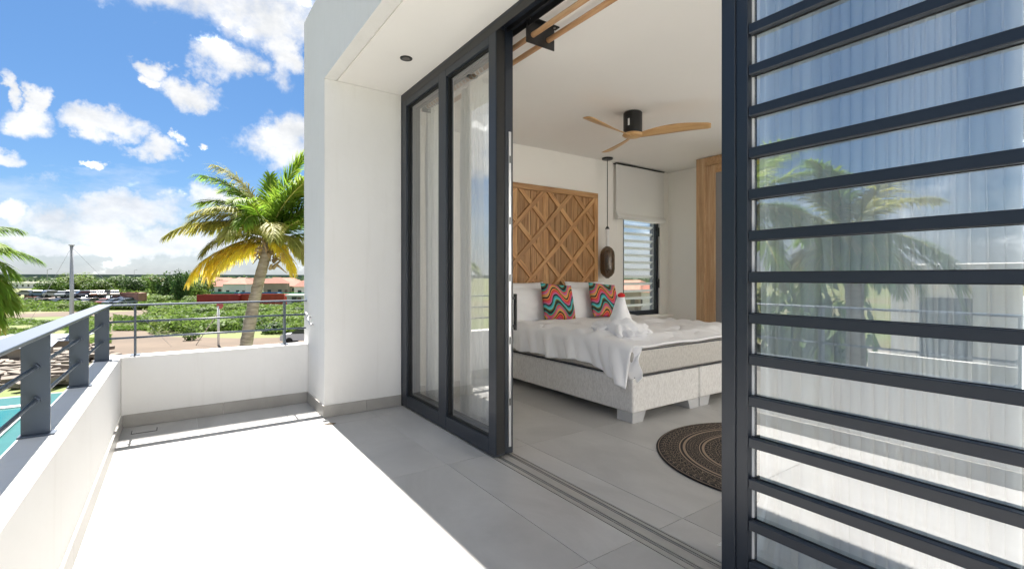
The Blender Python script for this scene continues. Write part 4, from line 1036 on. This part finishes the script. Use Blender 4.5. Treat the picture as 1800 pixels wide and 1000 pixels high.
FL = [(a, e, 2.0, d+12, m_, .66, 1.15) for (a, e, d, m_) in [(332, 14, 70, 'frond'), (324, -24, 40, 'frond'), (316, 4, 60, 'frond'), (328, -12, 50, 'frond'), (330, -20, 40, 'frond'), (320, -35, 40, 'frond'), (336, 6, 70, 'frond'), (326, -30, 35, 'frond_o'), (326, 2, 60, 'frond'), (318, -15, 50, 'frond'), (334, -30, 45, 'frond'), (326, -42, 30, 'frond_o'), (322, 22, 80, 'frond'), (330, -8, 60, 'frond'), (340, -18, 55, 'frond_o'), (312, 35, 75, 'frond'), (325, 50, 70, 'frond'), (335, 30, 75, 'frond'), (318, 12, 70, 'frond'), (345, 5, 65, 'frond'), (310, -5, 60, 'frond'), (300, 40, 80, 'frond'), (330, -22, 50, 'frond_o'), (345, -35, 40, 'frond_o'), (5, 40, 70, 'frond'), (0, 65, 70, 'frond'), (280, 20, 80, 'frond'), (60, 50, 70, 'frond'), (120, 40, 70, 'frond'), (180, 40, 70, 'frond'), (230, 40, 80, 'frond'), (322, -30, 40, 'frond')]]
palm('green palm whose fronds reach in from the left edge', base, top, .2, .15, FL, 2)
def generic(n, L, seed):
    rd = random.Random(seed); return [(i*360/n+rd.uniform(-10, 10), rd.choice([65, 45, 25, 5, -10]), L*rd.uniform(.8, 1.1), rd.uniform(50, 85), rd.choice(['frond', 'frond', 'frond_o']), .62, .8) for i in range(n)]
palm('full palm standing left of the balcony, mirrored near the panel post', (-6.4, 6.1, GZ), (-6.2, 5.7, 2.6), .22, .16, generic(22, 2.6, 5), 3)
palm('pale palm before the neighbouring white house, mirrored in the slatted glass', (-7.9, 4.3, GZ), (-7.7, 4.1, 2.1), .2, .15, generic(20, 2.2, 6), 4)

for i, (x, y, r_, h_) in enumerate([(-12.5, 6.6, 2.2, 6.4), (-11.5, 9.2, 2.4, 6.2), (-15, 11.5, 3, 6.6), (-9.5, 11.8, 2.0, 5.2)]):
    place_tree(Vector((x, y, GZ)), r_, h_, i, ['broad dark tree beside the neighbouring white house', 'dark green tree behind the garden palms', 'large tree far left of the balcony behind the palms', 'smaller bushy tree left of the balcony near the pool'][i])
# ---- posts and masts
M['galv'] = mat('galvanised_steel', (.42, .43, .45), .5, .4, vary=(2, .12))
ms = thing('mast', 'tall grey mast with guy wires standing beyond the left railing', 'mast', tuple(D(126, 40)))
p = D(126, 40); topz = EYE+55/FPX*40
rel(MB().tube([(p.x, p.y, GZ), (p.x, p.y, topz)], [.17, .12], 14).build('pole', M['galv'], smooth=True), ms)
rel(MB().box(p.x-.18, p.x+.18, p.y-.14, p.y+.14, topz, topz+.08).build('cap', M['galv']), ms)
lft = Vector((-cy_, sy_, 0))
for q in (1.0, -1.6): rel(MB().tube([(p.x, p.y, topz-.1), tuple(Vector((p.x, p.y, GZ))+lft*5.2*q+Vector((0, 2, 0)))], .012, 5).build('guy_wire', M['galv']), ms)
ps = thing('signpost', 'white post with faded red round sign in the scrub below the palm', 'sign', tuple(G(384, 607)))
p = G(384, 607); d_ = p.length; tz = EYE-(538-487)/FPX*((p.x*sy_+p.y*cy_))
rel(MB().tube([(p.x, p.y, GZ), (p.x, p.y, tz)], .10, 10).build('pole', M['white_trim'], smooth=True), ps)
rel(MB().tube([(p.x, p.y, tz-.5), (p.x-2.0*cy_*1.0, p.y+2.0*sy_, GZ)], .035, 6).build('stay', mat('stay_wire', (.55, .50, .42), .7)), ps)
o = rel(MB().lathe([(.30, -.02), (.30, .02)], 28).build('sign_disc', mat('faded_red', (.50, .12, .12), .6, vary=(3, .3)), rot=(R(90), 0, -YAW)), ps); o.location = (p.x+.1, p.y-.1, tz+.05)
for i, (px, t_, h_) in enumerate([(83, 330, 11), (236, 500, 13), (300, 520, 12)]):
    p = D(px, t_); l_ = thing('street_lamp', ['slender street lamp on the horizon at far left', 'tiny lamp mast on the horizon right of the tall mast', 'tiny lamp mast on the horizon left of the palm'][i], 'street lamp', tuple(p))
    rel(MB().tube([(p.x, p.y, GZ), (p.x, p.y, GZ+h_)], .15, 6).build('pole', M['galv']), l_)
    rel(MB().tube([(p.x, p.y, GZ+h_), (p.x+1.4, p.y-.9, GZ+h_+.6), (p.x+2.4, p.y-1.6, GZ+h_+.5)], [.15, .12, .3], 6).build('lamp_arm', M['galv']), l_)

ORD = ['first', 'second', 'third', 'fourth', 'fifth', 'sixth', 'seventh', 'eighth', 'ninth', 'tenth', 'eleventh', 'twelfth', 'thirteenth', 'fourteenth', 'fifteenth', 'sixteenth']
def number_rows(items, rows, sides, text):
    """items: (object, px, distance, look); rows/sides: [(limit, words)]; label by row, side and order from the left"""
    cells = {}
    for it in items:
        r_ = next(w_ for lim, w_ in rows if it[2] <= lim); s_ = next(w_ for lim, w_ in sides if it[1] <= lim)
        cells.setdefault((r_, s_), []).append(it)
    for (r_, s_), L in cells.items():
        L.sort(key=lambda q: q[1])
        for i, it in enumerate(L):
            it[0]['label'] = ' '.join(text.format(look=it[3], row=r_, side=s_, n=(ORD[i] if len(L) > 1 else 'only')).split())
# ---- cars
paint = {}
def paintm(nm, c):
    if nm not in paint: paint[nm] = mat('car_paint_'+nm, c, .35, .1, coat=.5)
    return paint[nm]
M['tyre'] = mat('tyre', (.02, .02, .02), .9); M['carglass'] = mat('car_glass', (.03, .04, .05), .08)
def car_parts():
    pts = [(-2.1, .35), (-2.12, .75), (-1.95, .88), (-1.2, .95), (1.0, .98), (1.9, .95), (2.05, .8), (2.08, .38)]
    b = MB(); b.prism(pts, -.82, .82)
    b2 = MB(); b2.prism([(-1.25, .95), (-.65, 1.36), (.95, 1.40), (1.75, .97)], -.72, .72)
    b3 = MB(); b3.prism([(-.72, 1.365), (-.60, 1.42), (.90, 1.45), (1.02, 1.405)], -.70, .70)
    b4 = MB().lathe([(.32, -.1), (.32, .1)], 14)
    def up(me):
        me.transform(Matrix.Rotation(R(90), 4, 'X')); return me
    return up(b.mesh('body')), up(b2.mesh('cabin_glass')), up(b3.mesh('roof')), up(b4.mesh('wheel'))
cb, cg, crf, cw = car_parts()
cg.materials.append(M['carglass']); cw.materials.append(M['tyre']); cb.materials.append(paintm('grey', (.4, .4, .4))); crf.materials.append(paintm('grey', (.4, .4, .4)))
def car(p, rz, nm, c, label, group=None, z=0.0):
    t_ = thing('parked_car', label, 'car', (p.x, p.y, GZ+z), rz, group)
    for me, n_ in ((cb, 'body'), (crf, 'roof')):
        o = link(n_, me, None, t_); o.material_slots[0].link = 'OBJECT'; o.material_slots[0].material = paintm(nm, c)
    link('cabin', cg, None, t_)
    for x in (-1.3, 1.3):
        for y in (-.75, .75): link('wheel', cw, None, t_, (x, y, .32))
    return t_
number_rows(SH1, [(-574, 'front row'), (-563, 'second row'), (-552, 'third row'), (0, 'rear row')], [(384, 'left of the post'), (440, 'between post and palm'), (999, 'right of the palm')], '{look} shrub, {n} from left in the scrub field {row}, {side}')
number_rows(SH2, [(-578, 'front strip'), (-560, 'middle strip'), (-541, 'third strip'), (0, 'rear strip')], [(40, 'far left'), (95, 'left of the mast'), (999, 'around the mast')], '{look} shrub, {n} from left in the left field {row}, {side}')
number_rows(SH3, [(-530, 'front'), (-523, 'middle'), (0, 'rear')], [(300, 'nearer the car yard'), (999, 'nearer the red container')], '{look} bush, {n} from left at the thicket {row}, {side}')
for i, o in enumerate([q for q in COL.objects if q.get('group') == 'trees beyond the car yard']):
    o['label'] = ORD[i]+' bushy tree from the left in the green belt beyond the old cars'
for i, o in enumerate(sorted([q for q in COL.objects if q.get('group') == 'trees among the far houses'], key=lambda q: math.atan2(q.location.x, q.location.y))):
    o['label'] = ORD[i]+' small tree from the left among the far red-roofed houses'
rd = random.Random(9); cols = [('blue', (.06, .12, .28)), ('slate', (.15, .18, .24)), ('white', (.42, .42, .42)), ('rust', (.20, .08, .05)), ('silver', (.25, .27, .3)), ('maroon', (.22, .05, .05)), ('pale', (.30, .24, .21)), ('dark', (.04, .05, .07))]
CR = []; CS = []
for i in range(30):
    px = 50+i*6.3+rd.uniform(-2, 2); row = i % 3; c = cols[rd.randrange(8)]
    cn = {'pale': 'beige', 'dark': 'black', 'slate': 'grey-blue', 'rust': 'rusty'}.get(c[0], c[0])
    CR.append((None, px, row, cn)); CR[-1] = (car(D(px, [104, 112, 120][row]+rd.uniform(-2, 2)), rd.uniform(0, 3.1), c[0], c[1], 'x', 'old cars in the yard'), px, row, cn)
car(D(540, 44), YAW*-1+R(5), 'silverw', (.62, .64, .68), 'silver car on the dirt road seen just above the far parapet')
# containers
def container(p, L, rz, nm, c, label, group=None, H=2.6):
    t_ = thing('shipping_container', label, 'container', tuple(p), rz, group); m = mat('container_'+nm, c, .6, vary=(.8, .18))
    body = MB(); n = int(L/.28)
    body.box(-L/2+.05, L/2-.05, -1.16, 1.16, .12, H-.08)
    for i in range(n): 
        x = -L/2+.1+(L-.2)*i/n
        body.box(x, x+.13, -1.20, -1.161, .2, H-.15); 
    body.build('corrugated_wall', m, t_)
    f = MB()
    for y in (-1.22, 1.22):
        f.box(-L/2, L/2, y-.05, y+.05, .05, .17); f.box(-L/2, L/2, y-.05, y+.05, H-.12, H)
        for x in (-L/2, L/2): f.box(x-.06, x+.06, y-.06, y+.06, .0, H+.01)
    f.build('frame', m, t_)
    d = MB().box(-L/2-.03, -L/2+.04, -1.1, -.02, .2, H-.15).box(-L/2-.03, -L/2+.04, .02, 1.1, .2, H-.15); d.build('door', m, t_)
    return t_
RZ = -YAW
for i in range(14):
    c = cols[rd.randrange(8)]; px = 52+i*11.5+rd.uniform(-3, 3)
    cn = {'pale': 'beige', 'dark': 'black', 'slate': 'grey-blue', 'rust': 'rusty'}.get(c[0], c[0])
    CS.append((car(D(px, 110+rd.uniform(-3, 5)), rd.uniform(0, 3.1), c[0], c[1], 'x', 'stacked old cars in the yard', z=1.5), px, 0, cn))
number_rows(CR, [(0, 'front'), (1, 'middle'), (2, 'rear')], [(999, '')], '{look} old car, {n} from the left in the {row} row of the crowded yard')
number_rows(CS, [(9, '')], [(999, '')], '{look} old car stacked on others, {n} from the left atop the yard')
container(D(388, 96), 7.6, RZ+.12, 'red', (.36, .035, .03), 'faded red shipping container at the left of the row')
container(D(464, 98), 9.0, RZ+.04, 'orange_red', (.42, .06, .03), 'orange-red shipping container behind the palm trunk')
container(D(455, 108), 9.5, RZ, 'blue', (.02, .13, .30), 'blue shipping container behind the orange-red one')
container(D(400, 110), 6, RZ, 'teal', (.05, .28, .22), 'green shipping container behind the faded red one')
container(D(520, 104), 7, RZ-.05, 'green', (.03, .32, .17), 'bright green shipping container at the right of the row')
container(D(228, 113), 6.0, RZ, 'pink_rust', (.42, .22, .18), 'rusty pink container at the right end of the car yard', H=2.4)
container(D(70, 118), 5, RZ, 'brown', (.20, .12, .09), 'brown container at the left end of the car yard', H=2.4)
container(D(150, 124), 6, RZ, 'navy', (.05, .10, .22), 'navy container behind the rows of old cars', H=2.6)
# houses
M['roof_red'] = mat('red_roof', (.24, .07, .04), .85, vary=(1, .2)); M['roof_pink'] = mat('pink_roof', (.30, .14, .095), .85, vary=(1, .15)); M['hwall'] = mat('house_wall_cream', (.34, .29, .23), .85, vary=(.5, .08)); M['win'] = mat('dark_window', (.04, .05, .06), .15)
def house(p, L, Wd, H, rz, wm, rm, label, group=None, flat=False):
    t_ = thing('house', label, 'house', tuple(p), rz, group)
    MB().box(-L/2, L/2, -Wd/2, Wd/2, 0, H).build('wall', wm, t_)
    if flat: MB().box(-L/2-.2, L/2+.2, -Wd/2-.2, Wd/2+.2, H, H+.35).build('roof', rm, t_)
    else:
        b = MB(); v = [b.b.verts.new(q) for q in ((-L/2-.4, -Wd/2-.4, H), (L/2+.4, -Wd/2-.4, H), (L/2+.4, Wd/2+.4, H), (-L/2-.4, Wd/2+.4, H), (-L/2+Wd*.35, 0, H+Wd*.27), (L/2-Wd*.35, 0, H+Wd*.27))]
        for f in ((0, 1, 5, 4), (1, 2, 5), (2, 3, 4, 5), (3, 0, 4), (3, 2, 1, 0)): b.b.faces.new([v[i] for i in f])
        b.build('roof', rm, t_)
    for i in range(max(2, int(L/3))):
        x = -L/2+1.5+i*3
        if x > L/2-1: break
        MB().box(x-.5, x+.5, -Wd/2-.03, -Wd/2+.02, .9, 2.1).build('window', M['win'], t_)
    MB().box(L/2-1.1, L/2-.3, -Wd/2-.03, -Wd/2+.02, 0, 2.05).build('door', M['bark'], t_)
    return t_
HS_ = []
H = [(392, 165, 9, 'roof_red'), (412, 215, 12, 'roof_pink'), (424, 148, 7, 'roof_pink'), (441, 240, 16, 'roof_red'), (455, 180, 9, 'roof_pink'), (487, 155, 7, 'roof_red'), (500, 230, 14, 'roof_pink'), (514, 172, 8, 'roof_pink'), (545, 150, 9, 'roof_red'), (372, 230, 12, 'roof_pink'), (470, 275, 14, 'roof_red'), (396, 280, 16, 'roof_pink')]
for i, (px, t_, L, rm) in enumerate(H):
    HS_.append((None, px, t_, 'red' if rm == 'roof_red' else 'pink')); HS_[-1] = (house(D(px, t_), L, 7, random.uniform(2.6, 4.2), RZ+random.uniform(-.7, .7), M['hwall'] if i % 2 else M['render'], M[rm], ('red' if rm == 'roof_red' else 'pink')+'-roofed single-storey house in the far settlement', 'houses of the far settlement'), px, t_, 'red' if rm == 'roof_red' else 'pink')
number_rows(HS_, [(200, 'nearer row'), (999, 'farther row')], [(999, '')], '{look}-roofed house, {n} from the left in the {row} of the settlement')
house(D(272, 175), 6, 5, 4.6, RZ, mat('red_hut', (.45, .14, .09), .8), M['roof_red'], 'small red-brown house among the distant trees')
house(D(524, 98), 3.2, 3, 2.2, RZ, mat('grey_block', (.50, .50, .49), .9, vary=(1, .1)), M['render'], 'low grey block hut right of the palm trunk', flat=True)
house(D(1110, 90), 9, 7, 3.6, RZ-.9, M['hwall'], M['roof_pink'], 'pale house seen through the bedroom window louvres')
house(D(1170, 85), 9, 7, 3.4, RZ-.8, M['render'], M['roof_red'], 'white house beyond the right side of the bedroom window')
house(D(55, 260), 16, 8, 2.8, RZ, M['render'], M['render'], 'long white shed on the pale sand at far left', flat=True)
# rubble in the yard under the left railing
rd = random.Random(31); b = MB()
for i in range(420):
    px = rd.uniform(-80, 190); py = rd.uniform(612, 682)
    if px > 120 and py > 640: continue
    p = G(px, py); L = rd.uniform(.3, 2.2); w_ = rd.uniform(.1, .7); h_ = rd.uniform(.04, .35)
    r_ = bmesh.ops.create_cube(b.b, size=1); mt = Matrix.Translation(p+Vector((0, 0, h_/2+rd.uniform(0, .35)))) @ Matrix.Rotation(rd.uniform(0, 3.14), 4, 'Z') @ Matrix.Rotation(rd.uniform(-.25, .25), 4, 'X')
    for v in r_['verts']: v.co = mt @ Vector((v.co.x*L, v.co.y*w_, v.co.z*h_))
tag(b.build('rubble', mat('rubble', (.20, .17, .14), .9, vary=(.7, .35))), 'scattered planks and rubble in the yard behind the pool', 'rubble', kind='stuff')
M['tarp'] = mat('blue_grey_sheet', (.22, .25, .30), .5, vary=(.6, .2))
for i, (px, py, L, w_) in enumerate([(42, 621, 5, 3), (90, 618, 4, 2.5), (30, 635, 3.5, 2)]):
    p = G(px, py); t_ = thing('lean_to_shed', ['low shed with grey sheet roof in the yard, nearest the first post', 'low shed with grey sheet roof in the yard between two posts', 'small low shed with grey sheet roof nearest the pool'][i], 'shed', tuple(p), RZ+.3*i)
    MB().box(-L/2, L/2, -w_/2, w_/2, 0, 1.1).build('wall', M['hwall'], t_)
    o = MB().box(-L/2-.3, L/2+.3, -w_/2-.3, w_/2+.3, 1.12, 1.18).build('roof', M['tarp'], t_, rot=(.08, 0, 0))

# ---- neighbouring white house across the garden (mirrored in the slatted glass)
nb = thing('neighbouring_house', 'white flat-roofed neighbouring house mirrored in the slatted glass', 'house', (-12, 0, GZ))
NX = -11.5; NZ = 1.55
rel(MB().box(-20, NX, -9, 4.6, GZ, NZ-.45).build('wall', M['render']), nb)
rel(MB().box(-20.4, NX+1.1, -9.4, 5.1, NZ-.44, NZ, .02, 1).build('roof', M['render']), nb)
for (y0, y1, z0, z1) in ((2.9, 4.0, -1.25, .75), (.7, 2.2, -1.25, .75), (-1.6, .2, -1.25, .75), (-4.3, -2.3, -1.25, .75), (2.6, 4.0, -4.3, -2.6), (-.4, 1.8, -4.3, -2.6)):
    wf = rel(MB().box(NX, NX+.07, y0, y1, z0, z1).build('window', M['metal']), nb)
    c_ = MB().box(NX+.071, NX+.08, y0+.08, (y0+y1)/2-.04, z0+.08, z1-.08).box(NX+.071, NX+.08, (y0+y1)/2+.04, y1-.08, z0+.08, z1-.08).build('pane', M['win']); c_.parent = wf; c_.parent = wf
lv = MB().box(NX+.02, NX+.05, .2, .62, -1.25, .75)
for i in range(16): lv.box(NX+.05, NX+.12, .2, .62, -1.2+.12*i, -1.15+.12*i)
rel(lv.build('louvre_panel', M['metal_rail']), nb)
rel(MB().box(NX+.1, NX+1.5, -9, 4.6, -1.55, -1.3).build('balcony_slab', M['render']), nb)
rel(MB().box(NX+1.38, NX+1.5, -9, 4.6, -1.3, -.55).build('balcony_parapet', M['render']), nb)
for y in (-6.0, -2.0, 2.5): rel(MB().box(NX+1.2, NX+1.45, y, y+.25, -.549, NZ-.441).build('column', M['render']), nb)
gw = thing('garden_wall', 'low white garden wall with dark stakes before the neighbouring house', 'wall', (-7, 0, GZ))
rel(MB().box(-8.9, -8.7, -9, 5.5, GZ, -2.4).build('wall', M['render']), gw)
for i in range(12): rel(MB().box(-8.82, -8.78, -3+.7*i, -2.95+.7*i, -2.4, -1.7).build('stake', M['metal']), gw)
